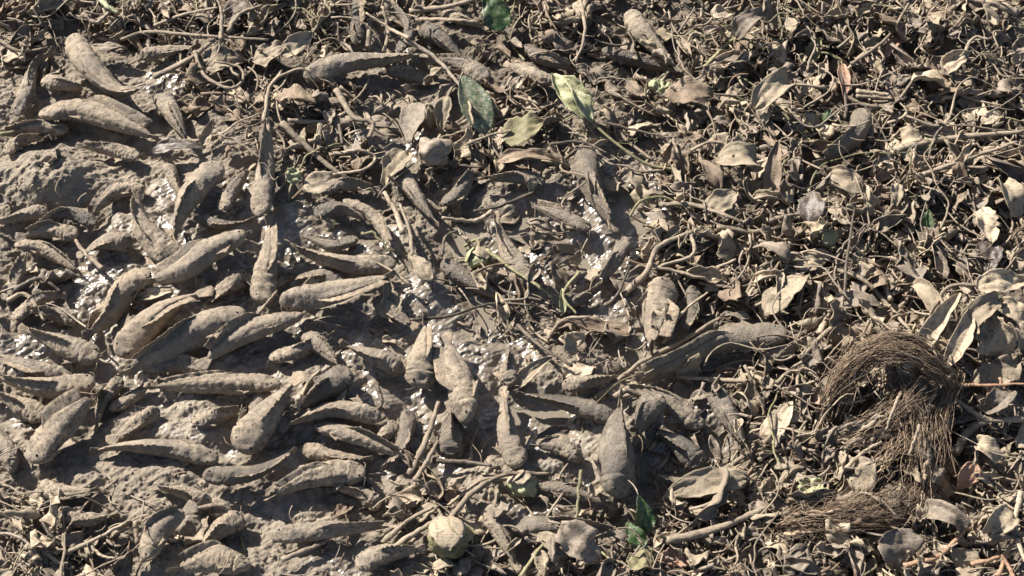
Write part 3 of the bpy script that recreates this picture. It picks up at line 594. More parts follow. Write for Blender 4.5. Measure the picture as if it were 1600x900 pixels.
# bulbs: inflated, collapsed leaf bases
def bulb(px, py, w_, h_, mat, look, up=.03, stalk=None, seed=0, smat=None):
    n, m = 22, 26; c = ground_z(px, py, up); base = c-[0, 0, up]
    th = np.linspace(0.02, np.pi-.02, n); ph = np.linspace(0, 2*np.pi, m, endpoint=False)
    T, P = np.meshgrid(th, ph, indexing='ij')
    S = np.stack([np.sin(T)*np.cos(P), np.cos(T), np.sin(T)*np.sin(P)], -1).reshape(-1, 3)
    rr = 1+.34*noise3(S*1.5+seed*5, 1)+.15*noise3(S*3.6+seed, 2)+.07*noise3(S*7+seed, 6)
    rr += .22*np.clip(S[:, 1]-.7, 0, 1)
    V = S*rr[:, None]*[w_*PX/2, h_*PX/2, w_*PX*.42]
    root = thing('leaf_bulb', base); link('bulb', mesh_from('bulb', V+(c-base), [quads(n, m, True)], mat), root)
    for q in range(4):                                    # papery torn sheath hugging the bulb
        rs = np.random.default_rng(seed*10+q); a0 = rs.uniform(0, 6.28); nn, mm = 13, 9
        T2, P2 = np.meshgrid(np.linspace(.12, rs.uniform(1.5, 2.5), nn), np.linspace(-1, 1, mm), indexing='ij')
        wd2 = .8*np.sin(np.linspace(.25, 3.0, nn))[:, None]*(1+.25*noise2(T2*4+q, np.sign(P2)*2+seed, 8)); A2 = a0+P2*wd2
        Sx = np.stack([np.sin(T2)*np.cos(A2), np.cos(T2), np.sin(T2)*np.sin(A2)], -1)
        fl = 1.08+.05*q+.10*np.abs(P2)**2+.10*noise2(T2*2.5+seed, P2*2+q, 9)+.12*np.clip(T2-1.4, 0, 2)
        G2 = Sx*fl[..., None]*[w_*PX/2, h_*PX/2, w_*PX*.42]; N2 = Sx*.0009
        Vl, Fl = shell((G2+N2).reshape(-1, 3), G2.reshape(-1, 3), nn, mm)
        link('sheath', mesh_from('sheath', Vl+(c-base), Fl, mat if q % 2 else TAN_), root)
    if stalk:
        Pp = [c-base+[0, h_*PX*.4, 0]]+list(poly(stalk, .03)-base); Pp = cr(Pp, 8*len(Pp))
        link('stalk', mesh_from('stalk', *tube(Pp, np.linspace(.006, .004, len(Pp)), 7), smat or STEM), root)
    THINGS.append((root, look, (px, py), 'leaf bulb'))
bulb(700,843,60,52,YEL,'large round yellowish leaf bulb with dry papery wrapping',.04,[(684,796),(672,768)],1)
bulb(818,758,40,36,PGRN,'pale green leaf bulb split open at the top',.045,[(790,748),(750,752),(700,790)],2)
bulb(748,404,32,32,PGRN,'small pale green leaf bulb above dark wet mud',.05,[(745,375),(725,385)],3,OLIV)
bulb(680,238,54,44,GREY,'round folded greyish-tan leaf ball on crossing stalks',.06,[(690,205),(690,170)],4)
bulb(1020,132,16,18,PGRN,'tiny pale green bulb on a dark stem',.06,None,5)

# stems laid as in the photograph
def stem(pts, r, mat, look, up=.03, name='dead_stem', cat='stem', taper=.6, flat=.8):
    P = poly(pts, up); P = cr(P, max(14, 7*len(P))); n = len(P)
    jit = np.stack([noise2(np.arange(n)*.35+pts[0][0], np.zeros(n)+q, 6) for q in range(3)], -1)*.003; P = P+jit
    base = np.array([P[:, 0].mean(), P[:, 1].mean(), P[:, 2].min()])
    o = link(name, mesh_from(name, *tube(P-base, np.linspace(r, r*taper, n)*PX*.72*(1+.18*noise2(np.arange(n)*.5+pts[0][1], np.zeros(n), 8)), 9, flat, pts[0][0], .3), mat)); o.location = base
    m_ = proj(P.mean(0)); THINGS.append((o, look, m_, cat)); return o
ST = stem
for a in [
 ([(640,500),(700,494),(770,474),(840,478)],4,DSTM,'thin dark stem bridging the centre puddle',.06),
 ([(808,508),(850,545),(895,572)],5,DSTM,'straight dark stick beside an arched leaf',.05),
 ([(855,530),(880,500),(920,495)],5,STEM,'curved stem rising into an arched brown leaf',[.01,.05,.06]),
 ([(1036,536),(1065,490),(1108,455)],4,STEM,'thin pale pole-like stem leaning across catfish',[.06,.08,.06]),
 ([(975,460),(1010,425),(1030,385),(1082,362)],8,STEM,'thick knobbly forked stem, main branch',[.02,.06,.07,.06]),
 ([(1020,415),(1090,428),(1150,405)],5,STEM,'side branch running right from a thick forked stem',[.06,.05,.05]),
 ([(1080,365),(1082,398),(1032,415)],5,STEM,'short looped branch of a thick forked stem',[.06,.07,.06]),
 ([(948,478),(965,460),(982,420)],4,DSTM,'short dark twig left of a thick forked stem',[.04,.06,.07]),
 ([(1030,320),(1080,320),(1130,335),(1160,348)],6,STEM,'long tan stem, upper one of a stacked pair',.06),
 ([(1120,355),(1190,362),(1242,340)],7,STEM,'long tan stem, lower one of a stacked pair',.05),
 ([(930,622),(1000,568),(1070,530),(1125,496)],6,STEM,'long stem running along a smooth catfish',[.02,.05,.06,.05]),
 ([(960,620),(1020,585),(1090,545)],7,STEM,'broad fibrous stem beneath a longer parallel one',.04),
 ([(1168,596),(1100,592),(1060,588)],6,STEM,'short pale stem below a smooth catfish',.04),
 ([(440,192),(500,248),(540,278)],8,STEM,'thick rough stem running down to lower right',[.06,.05,.04]),
 ([(450,188),(510,190),(545,172)],6,STEM,'bent stem joining a thick rough one',.05),
 ([(525,140),(552,182),(582,192),(576,216)],8,STEM,'knobbly hooked stem among thinner hooked stems',.06),
 ([(515,242),(560,235),(586,246),(568,265),(520,272)],5,STEM,'thin stem curled into a hook',.05),
 ([(412,190),(425,130),(470,108),(520,112)],5,STEM,'arched stem passing over litter at left of a long catfish',.05),
 ([(420,210),(418,150),(440,110)],5,STEM,'stem rising beside an arched one',.05),
 ([(500,195),(498,235)],7,STEM,'short upright stub among hooked stems',.06), ([(530,195),(535,225)],5,DSTM,'short dark stub among hooked stems',.05),
 ([(188,62),(235,50),(330,57),(420,62)],5,STEM,'long nearly straight stem at upper left',.06),
 ([(345,62),(346,20),(338,-6)],5,STEM,'upright stem crossing a long straight one',.08),
 ([(240,40),(290,22),(340,12)],5,STEM,'pale stem above a long straight one',.06), ([(355,50),(375,22),(410,8)],6,STEM,'arched stem leaning to upper right at upper left',.07),
 ([(304,80),(320,118),(360,138),(380,122),(372,104),(335,96)],5,STEM,'thin stem curled in a loop',.06),
 ([(240,120),(290,96),(336,62)],8,STEM,'stout stem joined to a large bent catfish tail',.05),
 ([(906,-6),(914,50),(900,98)],5,STEM,'thin dark upright stem at the top',[.1,.1,.07]),
 ([(640,742),(664,692),(686,628)],8,STEM,'thick dry stem pointing up to a large catfish',[.03,.05,.05]),
 ([(648,752),(672,712),(684,688)],6,STEM,'thinner stem alongside a thick dry one',.05),
 ([(676,720),(730,722),(768,728)],6,DSTM,'short horizontal stem over dark water',.04),
 ([(735,718),(738,690),(748,660)],4,STEM,'thin stem dangling beside a large catfish head',.03),
 ([(908,735),(904,770),(900,812),(882,860)],4,OLIV,'slim olive stalk with broken leaf, upright',[.08,.09,.09,.06]),
 ([(812,902),(862,842),(930,858),(960,880)],4,OLIV,'olive bent stem crossing a slim upright stalk',.06),
 ([(598,848),(640,812),(678,792)],6,STEM,'upper stem of a bundle meeting at a yellowish bulb',.05), ([(606,862),(650,832),(692,806)],7,STEM,'lower stem of a bundle meeting at a yellowish bulb',.05),
 ([(612,872),(630,858),(648,842)],6,STEM,'shortest stem of a bundle left of a yellowish bulb',.03),
 ([(700,815),(740,768),(790,742),(860,740)],6,STEM,'arched stem over dark hollow beside a yellowish bulb',[.04,.06,.06,.04]),
 ([(1040,845),(1120,826),(1200,792)],9,STEM,'broad reddish-brown stem edging a root mat',.05),
 ([(1118,742),(1170,708),(1205,680),(1212,640)],6,STEM,'bent stem below a lens-shaped leaf',.04),
 ([(1600,655),(1540,654),(1490,622)],7,STEM,'forked stem entering from the right edge',.07), ([(1492,708),(1512,676),(1545,655)],10,STEM,'thick pale stem section by deep shade',.07),
 ([(1596,768),(1586,815),(1592,850),(1604,880)],6,PALE,'long bleached stem curving down the right edge',.07),
 ([(1412,884),(1468,868),(1512,822)],6,RED,'orange-tinged stem arching over litter at lower right',.06),
 ([(1518,882),(1565,868),(1600,830)],5,RED,'orange root near the lower right corner',.05), ([(1560,900),(1572,870),(1580,850)],5,RED,'short orange root upright at the lower right corner',.05),
 ([(1585,905),(1576,885),(1566,868)],5,RED,'short orange root crossing another at lower right corner',.06),
 ([(1498,601),(1550,602),(1604,599)],4,RED,'straight reddish stem reaching the right edge',.08),
 ([(1545,600),(1548,630),(1575,650)],5,RED,'bent pinkish stem hanging from a straight reddish one',.07), ([(1562,590),(1568,612),(1556,632)],4,RED,'thin pinkish stem beside a bent one at right',.07),
 ([(1440,500),(1452,528),(1480,540),(1486,566)],5,STEM,'s-shaped stem at the foot of the pale withered fan',.08),
 ([(1306,420),(1350,438),(1390,480),(1425,520)],6,STEM,'long stem sloping toward the root clump',.05),
 ([(1340,412),(1375,430),(1392,470)],9,PALE,'swollen pale stem left of the root clump top',.05),
 ([(1322,732),(1350,706),(1378,690)],5,STEM,'thin stem poking from the root clump',.07),
 ([(1408,612),(1396,640),(1384,672)],4,STEM,'pale stub among root fibres',[.1,.1,.09]), ([(1438,664),(1428,690),(1420,712)],4,STEM,'short pale stub low on the root clump',[.1,.1,.08]),
 ([(1398,235),(1470,218),(1600,205)],8,STEM,'thick tan stem lying level at upper right',.05), ([(1438,275),(1500,252),(1590,222)],6,STEM,'long stem sloping up to the right edge',.06),
 ([(1430,285),(1480,262),(1545,262)],5,STEM,'thinner stem just under a sloping one at right',.05),
 ([(1320,185),(1322,160),(1312,110),(1310,95)],4,DSTM,'dark thin stem along an oval pinkish leaf',.06),
 ([(1330,100),(1385,60),(1420,5)],5,STEM,'slanting stem over litter at upper right',.07), ([(1325,108),(1360,75),(1380,88),(1375,100)],4,STEM,'small arched stem below a slanting one',.06),
 ([(1338,142),(1390,148)],6,PALE,'short pale stick lying above a long curved stalk',.05), ([(1338,150),(1395,154)],5,STEM,'second short stick lying under a pale one',.05),
 ([(1100,105),(1150,60),(1190,75)],5,OLIV,'olive stem arching at the upper right of centre',.06), ([(1200,250),(1120,222),(1080,235)],6,STEM,'gray stem bowing above tan leaves',.05),
 ([(1035,210),(1048,212),(1060,240)],5,STEM,'small hooped stem in the litter right of a pale green leaf',.06),
 ([(940,190),(1000,205),(1050,215)],4,DSTM,'thin stem parallel to the pale green leaf stalk',.06), ([(930,160),(975,215),(1020,250)],5,STEM,'stem behind the pale green leaf stalk',.04),
 ([(860,225),(910,222),(950,240)],4,DSTM,'thin dark stem over the dark catfish head',.08),
 ([(690,330),(650,300),(620,270)],5,STEM,'stem leading into a folded brown leaf',.04), ([(680,245),(720,258),(756,262)],4,DSTM,'thin stem between folded leaf ball and green leaf stalk',.05),
 ([(730,225),(770,210),(800,205)],4,STEM,'thin stem crossing the green leaf stalk',.06), ([(630,365),(618,330),(600,300)],7,STEM,'upright flattened stem left of the left puddle',.05), ([(645,400),(640,360),(625,320)],5,STEM,'second upright stem left of the left puddle',.05),
 ([(690,400),(696,370),(715,360)],4,DSTM,'dark hooked stem beside a small green bulb',.07), ([(760,390),(800,420),(860,460)],5,OLIV,'olive stem running right from a small green bulb',.06), ([(740,420),(790,455),(850,470)],5,DSTM,'dark stem under an olive one in the centre',.05),
 ([(770,330),(740,345),(690,340)],6,STEM,'tan stem over the shaded upper puddle',.05), ([(835,300),(780,322),(740,330)],5,DSTM,'dark stem over the shaded upper puddle',.04),
 ([(905,425),(880,460),(900,490)],4,OLIV,'thin forked olive twig in the centre tangle',.06),
 ([(1250,560),(1290,520),(1330,490)],6,STEM,'straight stem left of the root clump',.05), ([(1210,600),(1260,560),(1300,540)],5,STEM,'lower straight stem left of the root clump',.04),
 ([(1280,520),(1300,480),(1306,462)],7,PALE,'short pale stick above the slanting stems left of roots',.05), ([(1320,470),(1322,420),(1335,325)],4,DSTM,'tall thin dark stalk over tan leaves',.08),
 ([(1395,460),(1430,440),(1440,410)],4,STEM,'thin arched stem below a small bright green leaf',.05), ([(1400,485),(1420,462),(1436,405)],5,STEM,'thin bowed stem below the small bright green leaf',.04),
 ([(1200,345),(1225,338),(1250,335)],6,STEM,'end of a tan stem by a round dark leaf',.05), ([(1385,330),(1420,345),(1440,355)],5,STEM,'stem pointing at a small bright green leaf',.04),
 ([(45,835),(70,862),(104,888)],6,STEM,'tan stem at the lower left corner',.04), ([(100,866),(150,842),(198,816)],5,STEM,'slanting stem at the lower left',.05), ([(140,850),(158,868),(180,872)],4,STEM,'forked twig at the lower left',.04),
 ([(30,868),(60,872),(98,862)],5,PALE,'pale stem at the lower left corner',.03), ([(212,815),(214,850)],6,STEM,'upright stub beside a leaning catfish',.05),
 ([(0,210),(50,200),(95,195)],4,YEL,'yellowish stem over a catfish at far left',.05), ([(-5,60),(30,80),(70,76)],5,STEM,'stem at the far upper left',.04), ([(130,20),(150,35),(175,15)],7,STEM,'lumpy stem in the upper left shade',.06),
 ([(150,-8),(168,10),(185,20)],8,PGRN,'pale greenish stem at the top left edge',.06),
 ([(640,60),(610,45),(572,20)],5,STEM,'stem crossing between two dark upright catfish',.09), ([(575,75),(578,30)],7,STEM,'upright stem over the small top puddle',.06), ([(600,80),(606,50),(598,10)],5,STEM,'thin upright stem over the small top puddle',.06),
 ([(632,62),(680,90),(720,135)],6,GREY,'pale stem laid across a catfish near the top',.07), ([(640,18),(700,10),(750,-4)],8,STEM,'thick stem at the top edge',.05), ([(650,30),(720,32),(748,36)],6,STEM,'stem below a thick one at the top edge',.05),
 ([(1590,20),(1550,5),(1500,-5)],10,STEM,'thick stem in the upper right corner',.04), ([(1500,100),(1520,60),(1545,62)],5,STEM,'hooped stem at the upper right',.07),
 ([(95,855),(78,835),(60,800),(80,782),(120,775)],4,DSTM,'dark curved stem at the lower left',.04), ([(300,796),(340,790),(362,797)],5,STEM,'flat stem right of a leaning catfish',.04),
 ([(160,420),(130,392),(118,375)],6,STEM,'short stem between catfish tails at left',.04), ([(20,455),(60,435),(95,455)],6,DSTM,'dark twisted stem at far left',.04), ([(10,470),(40,460),(70,500)],6,STEM,'twisted stem below a dark one at far left',.04),
 ([(590,605),(596,632),(575,648)],5,DSTM,'dark crescent stem beside glittering mud',.03), ([(465,640),(480,600),(500,578)],4,STEM,'thin stem on a dark catfish',.06),
 ([(440,875),(500,850),(526,832)],6,STEM,'stem slanting under a slender catfish at the bottom',.03), ([(395,500),(420,470),(432,455)],4,STEM,'thin stem across the end of an upright catfish',.06),
]: ST(*a)

# ------------------------------------------------------------------ the fibrous root clump
FIB2 = leaf_mat('pale_root_fibre', ((.3, .22, .15), (.42, .32, .22)), .7, .2, (.3, .23, .16), jit=.2)
FIB3 = leaf_mat('dark_root_fibre', ((.06, .038, .025), (.13, .085, .055)), .7, .2, (.14, .1, .07), jit=.2)
def fibres(name, a, parent):
    v, f, mi = a; me = mesh_from(name, v, f, ROOT); me.materials.append(FIB2); me.materials.append(FIB3)
    me.polygons.foreach_set('material_index', mi.astype(np.int32)); link(name, me, parent)
def strands(guides, count, rad, spread, mat, nseg=11, wild=1.0):
    parts = []; picks = [0, 0, 1, 1, 2]
    cl = rng.normal(0, spread*.62, (16, 3))*[1, 1, .7]; ct = rng.uniform(0, .7, 16)
    for q in range(count):
        G = guides[q % len(guides)]; n = len(G); ci = int(rng.integers(16))
        t0 = min(max(ct[ci]+rng.normal(0, .12), 0), .8); t1 = min(1, t0+rng.uniform(.25, .6)); P = cr(G, 40)
        P = P[int(t0*39):int(t1*39)+1]
        if len(P) < 4: continue
        P = cr(P[::max(1, len(P)//5)], nseg)
        off = cl[ci]+rng.normal(0, spread*.28, 3) if rng.random() < .8 else rng.normal(0, spread*1.15, 3)*[1, 1, .6]; off[2] = abs(off[2])*.9
        amp = np.linspace(0, 1, nseg)[:, None]**1.5*rng.normal(0, .012*wild, 3)
        ph = rng.uniform(0, 9); wv = np.stack([noise2(np.linspace(0, 3, nseg)+ph, np.zeros(nseg)+k*2, 21) for k in range(3)], -1)*.008*wild+np.stack([noise2(np.linspace(0, 7, nseg)+ph*3, np.zeros(nseg)+k*2, 23) for k in range(3)], -1)*.006
        parts.append(tube(P+off+amp+wv, np.linspace(rad*rng.uniform(.5, 1.1)*(2.2 if rng.random() < .12 else 1), rad*.35, nseg), 4, 1, q, 0))
    v, f = join(parts); ns = len(parts); per = len(parts[0][0])
    rp = np.random.default_rng(3); pk = rp.choice([0, 0, 1, 1, 2], ns)
    return v, f, np.concatenate([pk[np.minimum(a[:, 0]//per, ns-1)] for a in f])
def cv0(k):
    n, m = 12, 14; th = np.linspace(.05, np.pi-.05, n); ph = np.linspace(0, 2*np.pi, m, endpoint=False); T, P = np.meshgrid(th, ph, indexing='ij')
    S_ = np.stack([np.sin(T)*np.cos(P), np.sin(T)*np.sin(P), np.cos(T)*.8], -1).reshape(-1, 3); return S_*(1+.5*noise3(S_*1.7+k*4, 3)+.25*noise3(S_*5+k, 4))[:, None]*.008, [quads(n, m, True)]
rb = ground_z(1400, 640, 0); root = thing('root_clump', rb)
def G_(pts, ups): return poly(pts, ups)-rb
g1 = [G_([(1292,660),(1322,590),(1395,540),(1460,566),(1486,622)],[.0,.07,.11,.10,.05]), G_([(1304,620),(1350,556),(1430,552),(1480,600)],[.03,.10,.11,.07])]
g2 = [G_([(1478,590),(1455,650),(1446,710),(1432,770),(1392,822)],[.05,.08,.06,.05,.01]), G_([(1400,560),(1410,620),(1425,680),(1430,740)],[.06,.07,.06,.04])]
g3 = [G_([(1290,700),(1350,675),(1400,640),(1440,600)],[.02,.04,.05,.06]), G_([(1370,740),(1400,700),(1440,690)],[.04,.06,.05])]
g4 = [G_([(1205,822),(1240,815),(1320,812),(1410,795)],[.03,.05,.055,.05]), G_([(1230,800),(1330,800),(1420,770)],[.04,.055,.06])]
fibres('upper_root_arch', strands(g1, 620, .0011, 0.0234, ROOT, wild=1.5), root)
fibres('hanging_roots', strands(g2, 520, .0011, 0.0208, ROOT, wild=1.5), root)
fibres('side_roots', strands(g3, 260, .001, 0.0208, ROOT, wild=1.5), root)
fibres('root_mat', strands(g4, 420, .0009, 0.0208, ROOT, wild=2.6), root)
bt_ = []
for q in range(56):
    G = [g1[0], g1[1], g2[0], g2[1], g1[0], g3[0], g4[0], g4[1]][q % 8]; P = cr(G, 60); t0 = int(rng.uniform(0, 28)); P = cr(P[t0:t0+int(rng.uniform(18, 32))][::4], 26)
    P = P+[0, 0, .012]+rng.normal(0, .016, 3)*[1, 1, .5]+np.stack([noise2(np.linspace(0, 4, 26)+q*3, np.zeros(26)+k_, 33) for k_ in range(3)], -1)*.012
    link('matted_root', mesh_from('matted_root', *tube(P, np.interp(np.linspace(0, 1, 26), [0, .2, .7, 1], [.002, 1, .8, .05])*rng.uniform(.0025, .007), 10, .7, q, .6), [ROOT, GREY, FIB2, ROOT][q % 4]), root)
for q in range(40):
    G = [g1[0], g2[0], g2[1], g3[0], g4[0], g4[1]][q % 6]; p = cr(G, 20)[(q*7) % 20]; v_, f_ = cv0(q)
    link('mud_clod', mesh_from('mud_clod', v_*rng.uniform(1.6, 3.6)*[1, 1, .6]+p+rng.normal(0, .014, 3)-[0, 0, .008], f_, [MUD, FDRY][q % 2]), root)
tag(root, 'big clump of hairy brown fibrous roots arching over a dark hollow', 'root clump')

# ------------------------------------------------------------------ scattered dead leaves and stems
LV = []
for k in range(30):
    rs = random.Random(k+100); L = rs.uniform(.055, .115)
    V, F = leaf_geo(L, L*rs.uniform(.32, .75), rs.choice([.4, .7, 1.1, 1.7, 2.3]), rs.uniform(-.4, 1.5), rs.uniform(.1, .6), rs.uniform(.05, .2), k+50, 15, 11, crump=rs.uniform(.6, 1.8))
    s0 = np.array([[0, 0, 0], [-L*.3, rs.uniform(-.3, .3)*L, -.004], [-L*rs.uniform(.5, .9), rs.uniform(-.6, .6)*L, -.012]])
    LV.append((V, F, tube(cr(s0, 9), np.linspace(.0022, .0028, 9), 5, .8, k)))
SV = []
for k in range(30):
    rs = random.Random(k+500); L = rs.uniform(.16, .42); n = 26; t = np.linspace(0, 1, n)
    kind = rs.random(); b_ = rs.uniform(-1, 1)*.35*L; c_ = rs.uniform(-1, 1)*.16*L
    P = np.stack([(t-.5)*L, b_*(4*t*(1-t))+c_*np.sin(t*6.28*rs.uniform(.7, 2.2))+.02*noise2(t*6+k*3, 0*t, 71), .015*np.sin(t*3.14)*rs.uniform(-.3, 1.3)], -1)
    r0 = rs.uniform(.0016, .0042)
    SV.append(tube(P, np.linspace(r0, r0*rs.uniform(.25, .6), n)*(1+.35*noise2(t*14+k, 0*t, 2)), 7, rs.uniform(.45, .95), k, .4))
LM = [TAN_, TAN_, GREY, GREY, GREY, BRWN, PALE, BRWN]; SM = [STEM, STEM, STEM, STEM, GREY, GREY, OLIV]
LW = {TAN_: 'tan', BRWN: 'brown', GREY: 'greyish', PALE: 'bleached', DARK: 'dark', STEM: 'tan', OLIV: 'olive', DSTM: 'dark'}
leafcache = {}; stemcache = {}
KEEP = []
for (S, r_), f_ in zip(fishinfo, FISH):
    for q_ in cr(f_[0], 7): KEEP.append((q_[0], q_[1], f_[1]*.55+5, .9))
for o_, lk_, p_, c_ in THINGS:
    if c_ in ('leaf', 'leaf bulb'): KEEP.append((p_[0], p_[1], 30, .8))
for q_ in ((630, 200), (520, 375), (610, 605), (912, 408), (985, 315), (850, 655), (700, 390)): KEEP.append((*q_, 36, .8))
for q_ in ((1370, 630), (1350, 660), (1475, 670), (1200, 822), (1260, 815), (1320, 812), (1380, 800)): KEEP.append((*q_, 30, .7))
KEEP = np.array(KEEP)
def sample(n, pmin=0.0, seedv=1, xlim=(-20, 1620), ylim=(-25, 925)):
    r = np.random.default_rng(seedv); out = []
    while len(out) < n:
        x, y = r.uniform(*xlim), r.uniform(*ylim); d = float(field(VEG, x, y, 1.5)); d = max(d, pmin)
        if 1290 < x < 1490 and 530 < y < 830: d *= .6
        d *= .35+1.1*max(0., float(noise2(np.array([x/70.]), np.array([y/60.]), 19)[0])+.35)
        hit = (KEEP[:, 0]-x)**2+(KEEP[:, 1]-y)**2 < KEEP[:, 2]**2
        if hit.any(): d *= 1-KEEP[hit, 3].max()
        if r.random() < d: out.append((x, y))
    return out

FH = H.copy()                                             # surface incl. fish, so litter lies on top of them
for (S, r) in fishinfo:
    for s, tt in zip(S[::2], np.linspace(0, 1, 44)[::2]):
        a = r*float(np.interp(tt, TT, AA)); b = r*float(np.interp(tt, TT, BB))
        i0, i1 = np.searchsorted(gx, [s[0]-a, s[0]+a]); j0, j1 = np.searchsorted(gy, [s[1]-a, s[1]+a])
        q = np.clip(1-((X[j0:j1, i0:i1]-s[0])**2+(Y[j0:j1, i0:i1]-s[1])**2)/(a*a+1e-9), 0, 1)
        FH[j0:j1, i0:i1] = np.maximum(FH[j0:j1, i0:i1], np.where(q > 0, s[2]+b*np.sqrt(q), -9))
def surf(px, py, up):
    h = 0.
    for _ in range(3): p = at(px, py, h); h = float(low(p[0], p[1], FH))+up
    return at(px, py, h)
cnt = 0
for k, (x, y) in enumerate(sample(300-66, .035, 11)):
    rs = random.Random(k+9000); vi = rs.randrange(len(LV)); mt = rs.choice(LM); V, F, stk = LV[vi]; key = (vi, mt.name)
    if key not in leafcache: leafcache[key] = (mesh_from('blade', V, F, mt), mesh_from('stalk', *stk, STEM if mt is not DARK else DSTM))
    up = .008+rs.uniform(.01, .06)*(.4+.6*float(field(VEG, x, y, 1.5))); p = surf(x, y, up)
    o = thing('withered_leaf', p, rs.uniform(0, 6.28), 'dead leaves in the litter')
    tl = rs.gauss(0, .35); o.rotation_euler = (rs.gauss(0, .45), tl, rs.uniform(0, 6.28)); sc = rs.uniform(.75, 1.35); o.scale = (sc,)*3
    link('blade', leafcache[key][0], o); link('stalk', leafcache[key][1], o)
    shp = ''
    cupv = random.Random(vi+100); L_ = cupv.uniform(.055, .115); ww = cupv.uniform(.32, .75); cp = cupv.choice([.4, .7, 1.1, 1.7, 2.3])
    form = 'rolled-up' if cp > 1.5 else 'cupped' if cp > 1 else 'open flat'; wdt = 'narrow' if ww < .45 else 'broad' if ww > .62 else 'oval'
    sz = 'small' if L_*sc < .055 else 'large' if L_*sc > .085 else ''
    THINGS.append((o, ' '.join(f'{sz} {wdt} {form} {LW[mt]} dead leaf'.replace('open flat ', 'flat ').split()), (x, y), 'leaf'))
for k, (x, y) in enumerate(sample(215, .03, 12)):
    rs = random.Random(k+19000); vi = rs.randrange(len(SV)); mt = rs.choice(SM); key = (vi, mt.name)
    if key not in stemcache: stemcache[key] = mesh_from('dead_stem', *SV[vi], mt)
    p = surf(x, y, rs.uniform(.008, .05)*(.4+.6*float(field(VEG, x, y, 1.5))))
    o = link('dead_stem', stemcache[key]); o['group'] = 'dead stems in the litter'; o.location = p
    ang = rs.gauss(0, .9)+ (0 if rs.random() < .7 else 1.57); o.rotation_euler = (rs.uniform(-.5, .5), rs.gauss(0, .22), ang); sc = rs.uniform(.7, 1.25); o.scale = (sc,)*3
    rk = random.Random(vi+500); L_ = rk.uniform(.16, .42)*sc; rk.random(); bb_ = abs(rk.uniform(-1, 1))
    THINGS.append((o, f"{'long' if L_ > .3 else 'short' if L_ < .19 else 'medium-length'} {LW[mt]} {'bowed' if bb_ > .55 else 'slightly bent'} dead stem", (x, y), 'stem'))

# ground litter nobody could count
def stuff(name, variants, mats, pts, scl, upmax, tilt, label, cat):
    groups = {}
    for k, (x, y) in enumerate(pts):
        rs = random.Random(k+77+len(name)*1000); v, F = variants[rs.randrange(len(variants))]
        Rm = rotm(rs.uniform(0, 6.28), rs.gauss(0, tilt), rs.gauss(0, tilt)); p = surf(x, y, rs.uniform(.001, upmax)*(.25+.75*float(field(VEG, x, y, 1.5))))
        groups.setdefault(rs.randrange(len(mats)), []).append((v@Rm.T*rs.uniform(*scl)+p, F))
    allp = []; mi = []
    me = None; V, Fq = [], []
    parts = []; ids = []
    for g, ps in groups.items():
        v, f = join(ps); parts.append((v, f)); ids.append(g)
    n = 0; VV = []; FF = []; MI = []
    for (v, f), g in zip(parts, ids):
        VV.append(v)
        for a in f: FF.append(a+n); MI.append(np.full(len(a), g))
        n += len(v)
    me = mesh_from(name, np.concatenate(VV), FF, mats[0])
    for m in mats[1:]: me.materials.append(m)
    me.polygons.foreach_set('material_index', np.concatenate(MI).astype(np.int32))
    tag(link(name, me), label, cat, kind='stuff')
lv2 = []
for k in range(24):
    rs = random.Random(k+900); L = rs.uniform(.02, .055)
    lv2.append(leaf_geo(L, L*rs.uniform(.3, .8), rs.choice([.4, .8, 1.4, 2.2]), rs.uniform(-.5, 1.2), rs.uniform(.1, .9), rs.uniform(.15, .45), k+250, 8, 6, crump=1.6, thick=.0012))
sv2 = []
for k in range(24):
    rs = random.Random(k+1500); L = rs.uniform(.03, .12); n = 9; t = np.linspace(0, 1, n)
    P = np.stack([(t-.5)*L, rs.uniform(-.4, .4)*L*(4*t*(1-t)), .01*np.sin(t*3.14*rs.uniform(.5, 2))*rs.uniform(-1, 1)], -1); r0 = rs.uniform(.0008, .003)
    sv2.append(tube(P, np.linspace(r0, r0*.5, n), 5, .8, k, .3))
cv = []
for k in range(14):
    n, m = 7, 9; th = np.linspace(.05, np.pi-.05, n); ph = np.linspace(0, 2*np.pi, m, endpoint=False); T, P = np.meshgrid(th, ph, indexing='ij')
    S_ = np.stack([np.sin(T)*np.cos(P), np.sin(T)*np.sin(P), np.cos(T)*.7], -1).reshape(-1, 3); S_ = S_*(1+.45*noise3(S_*1.5+k*4, 3))[:, None]*.006
    cv.append((S_, [quads(n, m, True)]))
stuff('leaf_litter', lv2, [TAN_, TAN_, PALE, BRWN, GREY, GREY], sample(2400, .03, 21), (.9, 2.1), .045, .5, 'broken dead leaf scraps strewn over the mud', 'leaf litter')
stuff('twig_litter', sv2, [STEM, GREY, STEM, ROOT, GREY], sample(2500, .035, 22), (.8, 1.9), .05, .35, 'fine broken stems and rootlets strewn over the mud', 'twig litter')
FH = H
stuff('mud_crumbs', cv, [FDRY, FMID], sample(5200, .45, 23), (.2, 1.0), .0005, 1, 'loose crumbs and small clods of drying mud', 'mud crumbs')

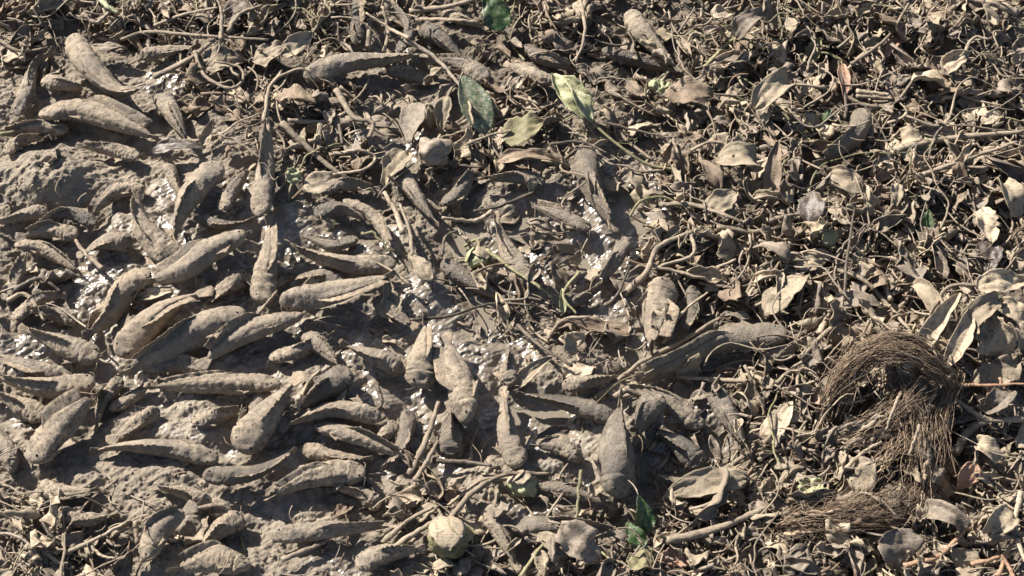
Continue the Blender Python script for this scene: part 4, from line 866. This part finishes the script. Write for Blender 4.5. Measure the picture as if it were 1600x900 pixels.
# ------------------------------------------------------------------ labels: look + nearest landmark
MARKS = [('the upright green leaf', 740, 165), ('the crumpled pale green leaf', 893, 155), ('the hairy root clump', 1400, 650), ('the yellowish leaf bulb', 700, 840),
 ('the mud mound', 80, 285), ('the small bright green leaf', 1447, 360), ('the pale withered leaf fan', 1475, 500), ('the glossy green leaf', 1003, 805),
 ('the small green bulb', 748, 404), ('the round folded leaf ball', 680, 236), ('the round dark stalked leaf', 1265, 325), ('the curled bleached leaf', 1460, 115),
 ('the thick forked stem', 1025, 400), ('the upper left corner', 20, 15), ('the lower left corner', 20, 885), ('the upper right corner', 1580, 15), ('the lower right corner', 1580, 885),
 ('the looped thin stem', 350, 110), ('the dark-headed catfish', 925, 280), ('the lens-shaped pale leaf', 1213, 655), ('the ragged pale green leaf', 1270, 766),
 ('the top centre puddle', 592, 55), ('the split pale green bulb', 818, 758), ('the bare mud slope', 210, 770), ('the large bent catfish', 160, 115),
 ('the long smooth catfish', 1120, 540), ('the broad brown leaf', 1076, 146), ('the tall narrow brown leaf', 1211, 268), ('the centre puddle', 770, 505), ('the twin upright catfish', 690, 580),
 ('the glittering mud', 530, 368), ('the bottom catfish', 880, 826)]
def rel(px, m):
    dx, dy = px[0]-m[1], px[1]-m[2]
    if math.hypot(dx, dy) < 14: return 'at'
    a = math.degrees(math.atan2(-dy, dx)) % 360
    return ['right of', 'above right of', 'above', 'above left of', 'left of', 'below left of', 'below', 'below right of'][int((a+22.5)//45) % 8]
used = {}
pend = {}
for o, look, px, cat in THINGS:
    m = min(MARKS, key=lambda q: math.hypot(px[0]-q[1], px[1]-q[2]))
    hero = cat == 'leaf bulb' or 'group' not in o and cat != 'catfish'
    o['category'] = cat
    if hero: lab = look
    else: lab = f'{look}, {rel(px, m)} {m[0]}'
    pend.setdefault(lab, []).append((math.hypot(px[0]-m[1], px[1]-m[2]), o, m))
ORD = ['nearest', 'second nearest', 'third nearest', 'fourth nearest', 'fifth nearest', 'sixth nearest', 'seventh nearest', 'eighth nearest', 'ninth nearest']
for lab, L_ in pend.items():
    L_.sort(key=lambda q: q[0])
    for i, (d, o, m) in enumerate(L_):
        o['label'] = lab if len(L_) == 1 else f'{ORD[min(i, 8)]} {lab}'
